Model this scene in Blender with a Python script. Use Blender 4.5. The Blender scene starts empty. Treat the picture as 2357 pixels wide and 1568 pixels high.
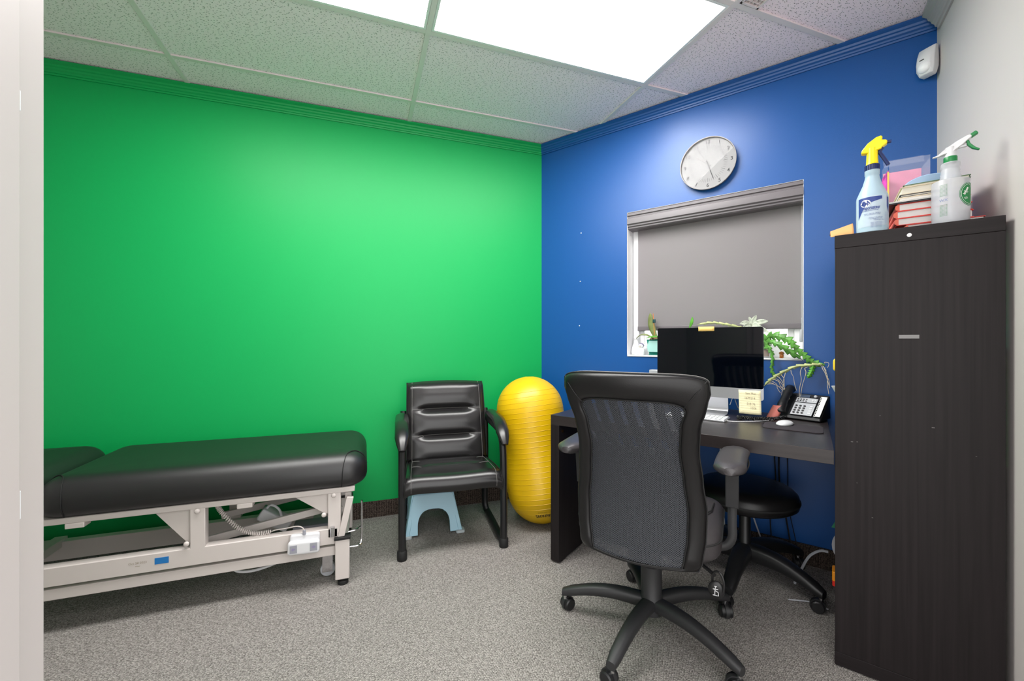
import bpy, bmesh, math, random
from mathutils import Vector, Matrix
random.seed(4)
sc = bpy.context.scene
col = sc.collection
PI = math.pi
R = math.radians

# ------------------------------------------------------------------ camera, world, exposure
YAW = 1.2266; CAM = Vector((-1.2628, -2.8637, 1.1565)); FPX = 956.85
cd = bpy.data.cameras.new('camera'); cam = bpy.data.objects.new('camera', cd); col.objects.link(cam)
cam.location = CAM; cam.rotation_euler = (PI/2, 0, YAW - PI/2)
cd.sensor_width = 36; cd.lens = 36*FPX/2357; cd.shift_y = -1.4/2357; cd.clip_start = .02
sc.camera = cam
w = bpy.data.worlds.new('world'); sc.world = w; w.use_nodes = True
w.node_tree.nodes['Background'].inputs[0].default_value = (1, .99, .975, 1)
w.node_tree.nodes['Background'].inputs[1].default_value = 3.3
PANEL_EMISSION = 21.0
sc.view_settings.view_transform = 'Standard'; sc.view_settings.look = 'None'
sc.view_settings.exposure = 0.05; sc.view_settings.gamma = 1.0; sc.view_settings.use_curve_mapping = False

# ------------------------------------------------------------------ frames
H = 2.6046                                   # ceiling height
PHI = -0.9892                                # direction of the blue wall
U = Vector((math.cos(PHI), math.sin(PHI), 0)); N = Vector((math.sin(PHI), -math.cos(PHI), 0))
D = 2.1004                                   # length of the blue wall
def BW(s, o, z=0): return U*s + N*o + Vector((0, 0, z))      # blue wall frame -> world

# ------------------------------------------------------------------ materials
def lin(c):
    return tuple(((x/255)/12.92 if x/255 <= .04045 else ((x/255+.055)/1.055)**2.4) for x in c) + (1,)
MATS = {}
def mat(name, rgb, rough=.5, metal=0, spec=.5, bump=0, bscale=200, var=0, vscale=8, coat=0, trans=0, alpha=1, emit=0, sheen=0, stretch=None):
    m = bpy.data.materials.new(name); m.use_nodes = True; MATS[name] = m
    nt = m.node_tree; p = nt.nodes['Principled BSDF']; L = nt.links
    c = lin(rgb); p.inputs['Base Color'].default_value = c
    p.inputs['Roughness'].default_value = rough; p.inputs['Metallic'].default_value = metal
    p.inputs['Specular IOR Level'].default_value = spec; p.inputs['Coat Weight'].default_value = coat
    p.inputs['Transmission Weight'].default_value = trans; p.inputs['Alpha'].default_value = alpha
    if sheen: p.inputs['Sheen Weight'].default_value = sheen
    if emit: p.inputs['Emission Color'].default_value = c; p.inputs['Emission Strength'].default_value = emit
    if bump or var:
        tc = nt.nodes.new('ShaderNodeTexCoord'); src = tc.outputs['Object']
        if stretch:
            mp = nt.nodes.new('ShaderNodeMapping'); mp.inputs['Scale'].default_value = stretch; L.new(src, mp.inputs[0]); src = mp.outputs[0]
    if bump:
        n = nt.nodes.new('ShaderNodeTexNoise'); n.inputs['Scale'].default_value = bscale; n.inputs['Detail'].default_value = 3; L.new(src, n.inputs['Vector'])
        b = nt.nodes.new('ShaderNodeBump'); b.inputs['Strength'].default_value = bump; b.inputs['Distance'].default_value = .002
        L.new(n.outputs['Fac'], b.inputs['Height']); L.new(b.outputs[0], p.inputs['Normal'])
    if var:
        n2 = nt.nodes.new('ShaderNodeTexNoise'); n2.inputs['Scale'].default_value = vscale; n2.inputs['Detail'].default_value = 4; L.new(src, n2.inputs['Vector'])
        r = nt.nodes.new('ShaderNodeValToRGB'); r.color_ramp.elements[0].position = .3; r.color_ramp.elements[1].position = .7
        r.color_ramp.elements[0].color = tuple(x*(1-var) for x in c[:3]) + (1,); r.color_ramp.elements[1].color = tuple(min(1, x*(1+var)) for x in c[:3]) + (1,)
        L.new(n2.outputs['Fac'], r.inputs[0]); L.new(r.outputs[0], p.inputs['Base Color'])
    return m
def nodes(m): return m.node_tree, m.node_tree.nodes['Principled BSDF']

mat('green_paint', (10, 160, 82), .45, spec=.3, bump=.12, bscale=260)
mat('blue_paint', (12, 78, 148), .37, spec=.5, bump=.16, bscale=240)
mat('white_paint', (196, 190, 187), .5, bump=.06, bscale=260)
mat('trim_paint', (176, 169, 167), .45)
mat('grid_paint', (230, 219, 220), .45)
mat('deck', (90, 88, 86), .9)
mat('frame_white', (236, 236, 238), .35)
mat('reveal_white', (228, 228, 230), .5)

def carpet(name, light, dark, scale):
    m = mat(name, light, .95, spec=.1); nt, p = nodes(m); L = nt.links
    tc = nt.nodes.new('ShaderNodeTexCoord'); mp = nt.nodes.new('ShaderNodeMapping')
    mp.inputs['Rotation'].default_value = (0, 0, .45); mp.inputs['Scale'].default_value = (1, 1.6, 1)
    L.new(tc.outputs['Object'], mp.inputs[0])
    v = nt.nodes.new('ShaderNodeTexVoronoi'); v.inputs['Scale'].default_value = scale; v.inputs['Randomness'].default_value = .42
    L.new(mp.outputs[0], v.inputs['Vector'])
    r = nt.nodes.new('ShaderNodeValToRGB'); e = r.color_ramp.elements
    e[0].position = .12; e[0].color = lin(light); e[1].position = .72; e[1].color = lin(dark)
    L.new(v.outputs['Distance'], r.inputs[0])
    # each loop of yarn a little lighter or darker
    hv = nt.nodes.new('ShaderNodeSeparateColor'); L.new(v.outputs['Color'], hv.inputs[0])
    mr = nt.nodes.new('ShaderNodeMapRange'); mr.inputs['To Min'].default_value = .75; mr.inputs['To Max'].default_value = 1.15; L.new(hv.outputs[0], mr.inputs[0])
    mx = nt.nodes.new('ShaderNodeMix'); mx.data_type = 'RGBA'; mx.blend_type = 'MULTIPLY'; mx.inputs[0].default_value = 1
    L.new(r.outputs[0], mx.inputs[6]); L.new(mr.outputs[0], mx.inputs[7]); L.new(mx.outputs[2], p.inputs['Base Color'])
    b = nt.nodes.new('ShaderNodeBump'); b.invert = True; b.inputs['Strength'].default_value = .9; b.inputs['Distance'].default_value = .004
    L.new(v.outputs['Distance'], b.inputs['Height']); L.new(b.outputs[0], p.inputs['Normal'])
    return m
carpet('carpet', (190, 185, 180), (88, 84, 81), 160)
carpet('carpet_base', (112, 98, 90), (34, 28, 26), 150)

def tile_mat():
    m = mat('ceiling_tile', (196, 193, 188), .9, spec=.15); nt, p = nodes(m); L = nt.links
    tc = nt.nodes.new('ShaderNodeTexCoord'); prev = None
    for k, (rot, sc_, scale, thr) in enumerate([(.4, (1, 1.9, 1), 40, .10), (1.9, (1, 2.1, 1), 32, .075), (0, (1, 1, 1), 110, .06)]):
        mp = nt.nodes.new('ShaderNodeMapping'); mp.inputs['Rotation'].default_value = (0, 0, rot); mp.inputs['Scale'].default_value = sc_
        mp.inputs['Location'].default_value = (k*.37, k*.11, 0); L.new(tc.outputs['Object'], mp.inputs[0])
        v = nt.nodes.new('ShaderNodeTexVoronoi'); v.voronoi_dimensions = '2D'; v.inputs['Scale'].default_value = scale; L.new(mp.outputs[0], v.inputs['Vector'])
        mr = nt.nodes.new('ShaderNodeMapRange'); mr.inputs['From Min'].default_value = thr*.8; mr.inputs['From Max'].default_value = thr*1.25; L.new(v.outputs['Distance'], mr.inputs[0])
        if prev is None: prev = mr.outputs[0]
        else:
            mn = nt.nodes.new('ShaderNodeMath'); mn.operation = 'MINIMUM'; L.new(prev, mn.inputs[0]); L.new(mr.outputs[0], mn.inputs[1]); prev = mn.outputs[0]
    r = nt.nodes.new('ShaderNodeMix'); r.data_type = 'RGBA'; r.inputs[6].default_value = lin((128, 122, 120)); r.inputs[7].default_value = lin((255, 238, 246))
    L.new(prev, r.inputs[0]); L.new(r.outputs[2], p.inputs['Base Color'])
    b = nt.nodes.new('ShaderNodeBump'); b.inputs['Strength'].default_value = .6; b.inputs['Distance'].default_value = .004; L.new(prev, b.inputs['Height']); L.new(b.outputs[0], p.inputs['Normal'])
tile_mat()
mat('panel_glow', (255, 253, 250), .4, emit=PANEL_EMISSION)

def wood(name, rgb, rough=.38, axis=(1, 1, 1), spec=.5):
    m = mat(name, rgb, rough, spec=spec); nt, p = nodes(m); L = nt.links
    tc = nt.nodes.new('ShaderNodeTexCoord'); mp = nt.nodes.new('ShaderNodeMapping'); mp.inputs['Scale'].default_value = axis; L.new(tc.outputs['Object'], mp.inputs[0])
    n = nt.nodes.new('ShaderNodeTexNoise'); n.inputs['Scale'].default_value = 60; n.inputs['Detail'].default_value = 5; n.inputs['Distortion'].default_value = .4; L.new(mp.outputs[0], n.inputs['Vector'])
    r = nt.nodes.new('ShaderNodeValToRGB'); c = lin(rgb); e = r.color_ramp.elements; e[0].position = .3; e[1].position = .75
    e[0].color = tuple(x*.78 for x in c[:3]) + (1,); e[1].color = tuple(x*1.3 for x in c[:3]) + (1,)
    L.new(n.outputs['Fac'], r.inputs[0]); L.new(r.outputs[0], p.inputs['Base Color'])
    b = nt.nodes.new('ShaderNodeBump'); b.inputs['Strength'].default_value = .15; b.inputs['Distance'].default_value = .001; L.new(n.outputs['Fac'], b.inputs['Height']); L.new(b.outputs[0], p.inputs['Normal'])
wood('wood_x', (40, 34, 34), .33, (.04, 1.5, 1.5))
wood('wood_b', (32, 28, 29), .45, (.03, 1.5, 1.5), .16)
wood('wood_z', (32, 28, 29), .45, (1.5, 1.5, .03), .16)
mat('leather', (21, 20, 21), .36, spec=.35, bump=.12, bscale=420)
mat('leather_seat', (26, 25, 26), .26, spec=.5, bump=.1, bscale=350)
mat('leather_grey', (58, 55, 57), .38, spec=.5, bump=.18, bscale=300)
mat('stitch', (120, 118, 116), .7)
mat('seam_dark', (10, 10, 11), .7)
mat('vinyl', (16, 15, 18), .44, spec=.7, coat=.0, bump=.05, bscale=200)
mat('metal_cream', (202, 194, 190), .42, spec=.45)
mat('chrome', (205, 205, 208), .12, metal=1)
mat('plastic_black', (22, 22, 24), .42)
mat('plastic_soft', (38, 38, 40), .5, bump=.1, bscale=500)
mat('plastic_white', (214, 214, 217), .35)
mat('plastic_grey', (150, 151, 160), .45)
mat('rubber', (18, 18, 19), .7)
mat('brass', (196, 140, 70), .3, metal=1)
mat('stool_blue', (150, 190, 208), .4, spec=.45)
mat('stool_foot', (176, 186, 190), .6)
mat('ball_yellow', (216, 174, 5), .38, spec=.5)
mat('print_black', (16, 16, 18), .6)
mat('sticker_blue', (26, 112, 180), .5)
mat('cable_black', (14, 14, 16), .5)
mat('cable_white', (215, 215, 218), .45)
mat('aluminium', (205, 206, 210), .3, metal=.85)
mat('screen_glass', (2, 4, 10), .04, spec=.35)
mat('logo_black', (8, 8, 9), .25)
mat('note_paper', (226, 218, 180), .8, var=.04, vscale=20)
mat('note_yellow', (240, 200, 118), .8)
mat('pencil', (150, 140, 120), .9)
mat('card_red', (238, 138, 126), .6)
mat('mouse_pad', (48, 42, 48), .9, bump=.2, bscale=900)
mat('phone_black', (26, 26, 29), .4)
mat('phone_silver', (186, 188, 192), .4)
mat('phone_key', (30, 30, 32), .35)
mat('lcd', (70, 84, 104), .2)
mat('clock_face', (134, 134, 135), .6)
mat('clock_rim', (112, 110, 110), .4, metal=.2)
mat('clock_ink', (40, 40, 44), .6)
mat('shade_fabric', (128, 124, 126), .85, bump=.2, bscale=900)
mat('shade_box', (104, 99, 103), .4)
mat('paper_white', (238, 238, 234), .7)
mat('pages', (226, 220, 204), .85, bump=.4, bscale=60, stretch=(.05, .05, 30))
mat('pages_white', (232, 230, 226), .85, bump=.4, bscale=60, stretch=(.05, .05, 30))
mat('book_red', (220, 58, 46), .5, bump=.1, bscale=500)
mat('book_coral', (234, 106, 80), .5)
mat('book_cream', (222, 206, 176), .6)
mat('book_dark', (44, 44, 52), .5)
mat('book_green', (92, 122, 92), .6)
mat('case_blue', (150, 176, 206), .25)
mat('pink_card', (236, 140, 176), .5, var=.25, vscale=14)
mat('magenta_card', (226, 74, 172), .5, var=.5, vscale=40)
mat('yellow_card', (240, 204, 92), .5)
mat('blonde', (220, 182, 128), .5, bump=.6, bscale=90, stretch=(1, 1, .2))
mat('tan_paper', (204, 150, 94), .7, var=.06)
mat('spray_yellow', (250, 222, 8), .35)
mat('spray_navy', (16, 36, 90), .4)
mat('label_navy', (34, 58, 128), .5)
mat('label_grey', (120, 130, 170), .6)
mat('spray_green', (10, 122, 60), .38)
mat('ceramic_white', (240, 240, 242), .3)
mat('pot_teal', (18, 140, 124), .25)
mat('pot_shine', (176, 226, 220), .2)  # pale teal, shine of one pot facet put into the colour
mat('bark', (150, 120, 96), .9, var=.4, vscale=60)
mat('leaf_olive', (112, 122, 72), .4, var=.2, vscale=30)
mat('leaf_green', (88, 158, 52), .4, var=.25, vscale=40)
mat('cactus_green', (92, 150, 66), .4, var=.45, vscale=30)
mat('cactus_pale', (184, 192, 132), .5, var=.25, vscale=30)
mat('leaf_silver', (196, 202, 186), .6, var=.25, vscale=70)
mat('root', (206, 194, 170), .7)
mat('stake', (196, 118, 50), .5)
mat('clip_dark', (28, 66, 70), .3)
mat('dog_brown', (176, 108, 52), .4)
mat('penguin_grey', (142, 132, 168), .5)
mat('yellow_plastic', (240, 204, 60), .4)
mat('grey_plastic', (176, 178, 184), .4)
mat('packet_red', (220, 40, 28), .4)
mat('packet_orange', (240, 150, 20), .4)
mat('sheet_green', (0, 110, 76), .5)
mat('tape', (112, 110, 110), .3)
mat('scuff', (88, 84, 84), .6)

def clearish(name, rgb, amount, rough=.15):           # thin clear / milky plastic or glass: real see-through surface
    m = bpy.data.materials.new(name); m.use_nodes = True; MATS[name] = m
    nt = m.node_tree; p = nt.nodes['Principled BSDF']; out = nt.nodes['Material Output']
    p.inputs['Base Color'].default_value = lin(rgb); p.inputs['Roughness'].default_value = rough
    t = nt.nodes.new('ShaderNodeBsdfTransparent'); mx = nt.nodes.new('ShaderNodeMixShader'); mx.inputs[0].default_value = amount
    nt.links.new(t.outputs[0], mx.inputs[1]); nt.links.new(p.outputs[0], mx.inputs[2]); nt.links.new(mx.outputs[0], out.inputs[0])
clearish('pane_glass', (240, 245, 248), .06, .02)
clearish('clear_plastic', (235, 235, 245), .10, .05)
clearish('milky_plastic', (206, 208, 214), .58, .3)
clearish('label_film', (214, 226, 238), .5, .3)
clearish('milky_blue', (176, 200, 214), .78, .3)
clearish('clock_glass', (250, 250, 250), .12, .02)
# the clock's cover glass mirrors the ceiling light as smooth glass does
def glassy(name, ior):
    m = MATS[name]; nt = m.node_tree; out = nt.nodes['Material Output']
    t = nt.nodes.new('ShaderNodeBsdfTransparent'); g = nt.nodes.new('ShaderNodeBsdfGlossy'); g.inputs['Roughness'].default_value = .01
    fr = nt.nodes.new('ShaderNodeFresnel'); fr.inputs[0].default_value = ior; mx = nt.nodes.new('ShaderNodeMixShader')
    nt.links.new(fr.outputs[0], mx.inputs[0]); nt.links.new(t.outputs[0], mx.inputs[1]); nt.links.new(g.outputs[0], mx.inputs[2]); nt.links.new(mx.outputs[0], out.inputs[0])
glassy('clock_glass', 1.13); glassy('pane_glass', 1.4)

def mesh_fabric():
    m = mat('mesh_fabric', (58, 60, 65), .6, spec=.3); nt, p = nodes(m); L = nt.links; out = nt.nodes['Material Output']
    tc = nt.nodes.new('ShaderNodeTexCoord'); res = []
    for rot in (.7, -.7):
        mp = nt.nodes.new('ShaderNodeMapping'); mp.inputs['Rotation'].default_value = (0, rot, 0); L.new(tc.outputs['Object'], mp.inputs[0])
        wv = nt.nodes.new('ShaderNodeTexWave'); wv.bands_direction = 'Z'; wv.inputs['Scale'].default_value = 62; L.new(mp.outputs[0], wv.inputs['Vector']); res.append(wv.outputs['Fac'])
    mn = nt.nodes.new('ShaderNodeMath'); mn.operation = 'MULTIPLY'; L.new(res[0], mn.inputs[0]); L.new(res[1], mn.inputs[1])
    mr = nt.nodes.new('ShaderNodeMapRange'); mr.inputs['From Min'].default_value = .42; mr.inputs['From Max'].default_value = .55; mr.inputs['To Min'].default_value = 1; mr.inputs['To Max'].default_value = 0
    L.new(mn.outputs[0], mr.inputs[0])
    t = nt.nodes.new('ShaderNodeBsdfTransparent'); mx = nt.nodes.new('ShaderNodeMixShader')
    L.new(mr.outputs[0], mx.inputs[0]); L.new(t.outputs[0], mx.inputs[1]); L.new(p.outputs[0], mx.inputs[2]); L.new(mx.outputs[0], out.inputs[0])
    b = nt.nodes.new('ShaderNodeBump'); b.invert = True; b.inputs['Strength'].default_value = .7; b.inputs['Distance'].default_value = .002; L.new(mn.outputs[0], b.inputs['Height']); L.new(b.outputs[0], p.inputs['Normal'])
mesh_fabric()

# ------------------------------------------------------------------ mesh builder
def rrect(x0, x1, y0, y1, r, n=6):
    r = max(1e-4, min(r, (x1-x0)/2-1e-4, (y1-y0)/2-1e-4)); out = []
    for cx, cy, a in ((x1-r, y1-r, 0), (x0+r, y1-r, 90), (x0+r, y0+r, 180), (x1-r, y0+r, 270)):
        for k in range(n+1):
            t = R(a + 90*k/n); out.append((cx + r*math.cos(t), cy + r*math.sin(t)))
    return out
class MB:
    def __init__(s): s.v = []; s.f = []
    def add(s, vs, fs):
        b = len(s.v); s.v += [Vector(q) for q in vs]; s.f += [tuple(i+b for i in q) for q in fs]; return s
    def box(s, x0, x1, y0, y1, z0, z1):
        return s.add([(x0,y0,z0),(x1,y0,z0),(x1,y1,z0),(x0,y1,z0),(x0,y0,z1),(x1,y0,z1),(x1,y1,z1),(x0,y1,z1)],
                     [(0,3,2,1),(4,5,6,7),(0,1,5,4),(1,2,6,5),(2,3,7,6),(3,0,4,7)])
    def bar(s, p0, p1, w, h, up=(0,0,1)):            # box beam between two points
        p0 = Vector(p0); p1 = Vector(p1); d = (p1-p0).normalized(); up = Vector(up)
        if abs(d.dot(up)) > .99: up = Vector((0,1,0))
        a = d.cross(up).normalized()*w/2; b = a.cross(d).normalized()*h/2
        vs = [q + i*a + j*b for q in (p0, p1) for i, j in ((-1,-1),(1,-1),(1,1),(-1,1))]
        return s.add(vs, [(3,2,1,0),(4,5,6,7),(0,1,5,4),(1,2,6,5),(2,3,7,6),(3,0,4,7)])
    def loft(s, rings, caps=True, closed=False, cyc=True):
        n = len(rings[0]); b = len(s.v); s.v += [Vector(q) for r_ in rings for q in r_]; m = len(rings)
        for i in range(m if closed else m-1):
            for j in range(n if cyc else n-1):
                a, c = b+i*n+j, b+i*n+(j+1) % n; i2 = (i+1) % m; d, e = b+i2*n+(j+1) % n, b+i2*n+j
                s.f.append((a, c, d, e))
        if caps and not closed: s.f.append(tuple(b+j for j in reversed(range(n)))); s.f.append(tuple(b+(m-1)*n+j for j in range(n)))
        return s
    def tube(s, pts, r, n=8, closed=False, flat=1, up=(0,0,1)):
        pts = [Vector(p) for p in pts]; m = len(pts); rings = []; prev = None
        for i, p in enumerate(pts):
            t = (pts[(i+1) % m] - pts[i-1]) if closed else (pts[min(i+1, m-1)] - pts[max(i-1, 0)]); t.normalize()
            if prev is None:
                u_ = Vector(up)
                if abs(t.dot(u_)) > .95: u_ = Vector((0,1,0)) if abs(t.y) < .9 else Vector((1,0,0))
                prev = (u_ - t*t.dot(u_)).normalized()
            else: prev = (prev - t*t.dot(prev)).normalized()
            q = t.cross(prev); rr = r[i] if isinstance(r, (list, tuple)) else r
            rings.append([p + prev*(rr*flat*math.cos(2*PI*k/n)) + q*(rr*math.sin(2*PI*k/n)) for k in range(n)])
        return s.loft(rings, closed=closed)
    def cyl(s, p0, p1, r0, r1=None, n=20):
        return s.tube([p0, p1], [r0, r0 if r1 is None else r1], n)
    def lathe(s, prof, n=28, c=(0,0,0), sx=1, sy=1):
        c = Vector(c)
        return s.loft([[c + Vector((r*sx*math.cos(2*PI*k/n), r*sy*math.sin(2*PI*k/n), z)) for k in range(n)] for r, z in prof])
    def prism(s, poly, fn, d0, d1):
        return s.loft([[fn(a, b, d0) for a, b in poly], [fn(a, b, d1) for a, b in poly]])
    def grid(s, nu, nv, fn, thick=None):
        b = len(s.v); s.v += [Vector(fn(i/nu, j/nv)) for i in range(nu+1) for j in range(nv+1)]
        for i in range(nu):
            for j in range(nv): a = b+i*(nv+1)+j; s.f.append((a, a+nv+1, a+nv+2, a+1))
        return s
    def cushion(s, x0, x1, y0, y1, z0, z1, rp, re, dome=0, n=6, k=5, reb=None, fn=None):
        reb = re if reb is None else reb; rings = []
        for i in range(k+1):
            a = PI/2*i/k; d = reb*(1-math.sin(a)); rings.append((d, z0 + reb*(1-math.cos(a))))
        for i in range(k+1):
            a = PI/2*i/k; d = re*(1-math.cos(a)); rings.append((d, z1 - re*(1-math.sin(a))))
        hw = min(x1-x0, y1-y0)/2
        for t in (.25, .5, .75, .92):
            d = re + (hw-re)*t; rings.append((d, z1 + dome*(1-(1-t)**2)))
        R_ = []
        for d, z in rings:
            ring = [(x, y, z) for x, y in rrect(x0+d, x1-d, y0+d, y1-d, max(rp-d, .004), n)]
            R_.append([fn(*q) for q in ring] if fn else ring)
        return s.loft(R_)
    def xf(s, M):
        s.v = [M @ q for q in s.v]; return s
    def ball(s, c, rx, ry=None, rz=None, n=14, m=9):
        ry = ry or rx; rz = rz or rx; c = Vector(c)
        return s.loft([[c + Vector((rx*math.sin(PI*i/m)*math.cos(2*PI*k/n), ry*math.sin(PI*i/m)*math.sin(2*PI*k/n), -rz*math.cos(PI*i/m))) for k in range(n)] for i in [.02]+list(range(1, m))+[m-.02]])
    def build(s, name, m, parent=None, bevel=0, smooth=35, solid=0, org=None, sub=0, fix=True):
        if org is None: org = ORG.get(parent.name, Vector()) if parent else Vector()
        me = bpy.data.meshes.new(name); me.from_pydata([tuple(q - org) for q in s.v], [], s.f)
        if fix:
            bm = bmesh.new(); bm.from_mesh(me); bmesh.ops.recalc_face_normals(bm, faces=bm.faces); bm.to_mesh(me); bm.free()
        if m: me.materials.append(MATS[m] if isinstance(m, str) else m)
        if smooth:
            me.polygons.foreach_set('use_smooth', [True]*len(me.polygons))
            try: me.set_sharp_from_angle(angle=R(smooth))
            except Exception: pass
        o = bpy.data.objects.new(name, me); col.objects.link(o)
        if parent: o.parent = parent; ORG[o.name] = org
        if bevel:
            b = o.modifiers.new('bevel', 'BEVEL'); b.width = bevel; b.segments = 2; b.limit_method = 'ANGLE'; b.angle_limit = R(40)
        if solid:
            b = o.modifiers.new('solid', 'SOLIDIFY'); b.thickness = solid; b.offset = 0
        if sub:
            b = o.modifiers.new('sub', 'SUBSURF'); b.levels = sub; b.render_levels = sub
        return o
ORG = {}
def tag(o, label=None, cat=None, group=None, kind=None):
    if label: o['label'] = label
    if cat: o['category'] = cat
    if group: o['group'] = group
    if kind: o['kind'] = kind
    return o
def root(name, label, cat, loc, rz=0, org=(0,0,0), group=None):
    o = bpy.data.objects.new(name, None); col.objects.link(o); o.location = loc; o.rotation_euler = (0,0,rz); o.empty_display_size = .05
    ORG[o.name] = Vector(org); return tag(o, label, cat, group)
def rootB(name, label, cat, s, o, z=0, group=None):      # parts are given in the blue wall's frame: x = s, y = -o
    return root(name, label, cat, BW(s, o, z), PHI, (s, -o, z), group)
def rootW(name, label, cat, x, y, z=0, group=None): return root(name, label, cat, (x, y, z), 0, (x, y, z), group)
def solo(mb, name, m, label, cat, frame='W', org=(0,0,0), group=None, **k):
    org = Vector(org); o = mb.build(name, m, None, org=org, **k)
    if frame == 'B': o.location = U*org.x - N*org.y + Vector((0,0,org.z)); o.rotation_euler = (0,0,PHI)
    else: o.location = org
    return tag(o, label, cat, group)
def struct(mb, name, m, parent=None, frame='W', **k):
    o = mb.build(name, m, parent, **k)
    if not parent:
        o['kind'] = 'structure'
        if frame == 'B': o.rotation_euler = (0,0,PHI)
    return o
def smooth_path(pts, n=8):                                # Catmull-Rom
    P_ = [Vector(p) for p in pts]; P_ = [2*P_[0]-P_[1]] + P_ + [2*P_[-1]-P_[-2]]; out = []
    for i in range(1, len(P_)-2):
        for k in range(n):
            t = k/n; a, b, c, d = P_[i-1:i+3]
            out.append(.5*((2*b) + (c-a)*t + (2*a-5*b+4*c-d)*t*t + (3*b-a-3*c+d)*t**3))
    return out + [P_[-2]]
def text_mesh(s, size, fn, name, m, parent, align='CENTER', bold=0, depth=.0004):
    cu = bpy.data.curves.new('t', 'FONT'); cu.body = s; cu.size = size; cu.align_x = align; cu.align_y = 'CENTER'; cu.offset = bold; cu.resolution_u = 3
    ob = bpy.data.objects.new('t', cu); col.objects.link(ob); dg = bpy.context.evaluated_depsgraph_get()
    me = bpy.data.meshes.new_from_object(ob.evaluated_get(dg)); bpy.data.objects.remove(ob); bpy.data.curves.remove(cu)
    mb = MB(); mb.add([fn(v.co.x, v.co.y) for v in me.vertices], [tuple(p.vertices) for p in me.polygons]); bpy.data.meshes.remove(me)
    return mb.build(name, m, parent, smooth=0, fix=False)
def face_cam(p):
    d = CAM - Vector(p); return math.atan2(d.y, d.x) + PI/2   # rotation that turns local -y to the camera

# ------------------------------------------------------------------ room shell
RW0 = BW(D, 0); AR = R(3.4); RDIR = N*math.cos(AR) + U*math.sin(AR); RLEN = 1.62
RW1 = RW0 + RDIR*RLEN; RNRM = Vector((RDIR.y, -RDIR.x, 0))
if RNRM.dot(CAM - RW0) < 0: RNRM = -RNRM
room = [(-3.5, 0), (0, 0), (RW0.x, RW0.y), (RW1.x, RW1.y), (RW1.x-.1, -2.95), (-3.5, -2.95)]
def clip(poly, rect):
    x0, x1, y0, y1 = rect
    for ax, lim, sgn in ((0, x0, 1), (0, x1, -1), (1, y0, 1), (1, y1, -1)):
        out = []
        for i in range(len(poly)):
            a, b = poly[i-1], poly[i]; ia = (a[ax]-lim)*sgn >= 0; ib = (b[ax]-lim)*sgn >= 0
            if ia != ib:
                t = (lim-a[ax])/(b[ax]-a[ax]); out.append((a[0]+(b[0]-a[0])*t, a[1]+(b[1]-a[1])*t))
            if ib: out.append(b)
        poly = out
        if not poly: return []
    return poly
fl = room[:4] + [(RW1.x+.4, -4.6), (-3.5, -4.6)]
m = MB(); m.loft([[(x, y, -.03) for x, y in fl], [(x, y, 0) for x, y in fl]])
struct(m, 'floor', 'carpet', smooth=0)
m = MB().box(-3.6, .12, 0, .12, 0, H+.12); struct(m, 'wall_left', 'green_paint', smooth=0)
m = MB().box(-3.62, -3.5, -2.38, 0, 0, H+.12); struct(m, 'wall_side', 'white_paint', smooth=0)
# blue wall with the window opening, in its own frame
WS0, WS1, WZ0, WZ1 = .664, 1.612, 1.049, 1.9895; WT = .15
m = MB()
xs = [0, WS0, WS1, D]; zs = [0, WZ0, WZ1, H]
for yy in (0, WT):
    b = len(m.v); m.v += [Vector((x, yy, z)) for x in xs for z in zs]
    for i in range(3):
        for j in range(3):
            if i == 1 and j == 1: continue
            a = b+i*4+j; m.f.append((a, a+4, a+5, a+1))
blue_wall = struct(m, 'wall_back', 'blue_paint', frame='B', smooth=0, fix=False)
m = MB(); rd = .012
for a in ((WS0-.0, WS0+.004, WZ0, WZ1), (WS1-.004, WS1, WZ0, WZ1), (WS0, WS1, WZ1-.004, WZ1)):
    m.box(a[0], a[1], .002, WT, a[2], a[3])
# right wall
m = MB(); t_ = -RNRM*.1
m.loft([[RW0+Vector((0,0,z)), RW1+Vector((0,0,z)), RW1+t_+Vector((0,0,z)), RW0+t_+Vector((0,0,z))] for z in (0, H)])
struct(m, 'wall_right', 'white_paint', smooth=0)
# wall end with the door frame beside the camera
m = MB().box(-3.5, -1.63, -2.38, -2.25, 0, H); struct(m, 'wall_front', 'white_paint', smooth=0)
dr = MB().box(-1.63, -1.6, -2.40, -2.245, 0, H)
d1 = struct(dr, 'door_1', 'trim_paint', bevel=.003)
MB().box(-1.6, -1.588, -2.40, -2.301, 0, H).build('door_stop', 'trim_paint', d1, bevel=.002, org=Vector())
for z, hh in ((1.405, .022), (.985, .03)):
    MB().box(-1.6005, -1.5975, -2.296, -2.284, z-hh/2, z+hh/2).build('strike_plate', 'plastic_white', d1, bevel=.001, org=Vector())
# crown mouldings
crown = [(0, -.062), (.006, -.062), (.008, -.054), (.013, -.052), (.015, -.044), (.022, -.038), (.025, -.030), (.031, -.026), (.034, -.017), (.041, -.012), (.046, -.008), (.046, 0), (0, 0)]
kx = (1+N.y)/N.x
m = MB().loft([[(-3.5, -q, H+z) for q, z in crown], [(q*kx, -q, H+z) for q, z in crown]]); struct(m, 'trim_1', 'green_paint', smooth=20)
m = MB().loft([[Vector((q*kx, -q, H+z)) for q, z in crown], [BW(D-.001+math.tan(AR)*q, q, H+z) for q, z in crown]]); struct(m, 'trim_2', 'blue_paint', smooth=20)
m = MB().loft([[RW0 + RNRM*(q*1.25) + RDIR*(.046) + Vector((0,0,H+z*1.35)) for q, z in crown], [RW1 + RNRM*(q*1.25) + Vector((0,0,H+z*1.35)) for q, z in crown]]); struct(m, 'trim_3', 'trim_paint', smooth=20)
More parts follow.
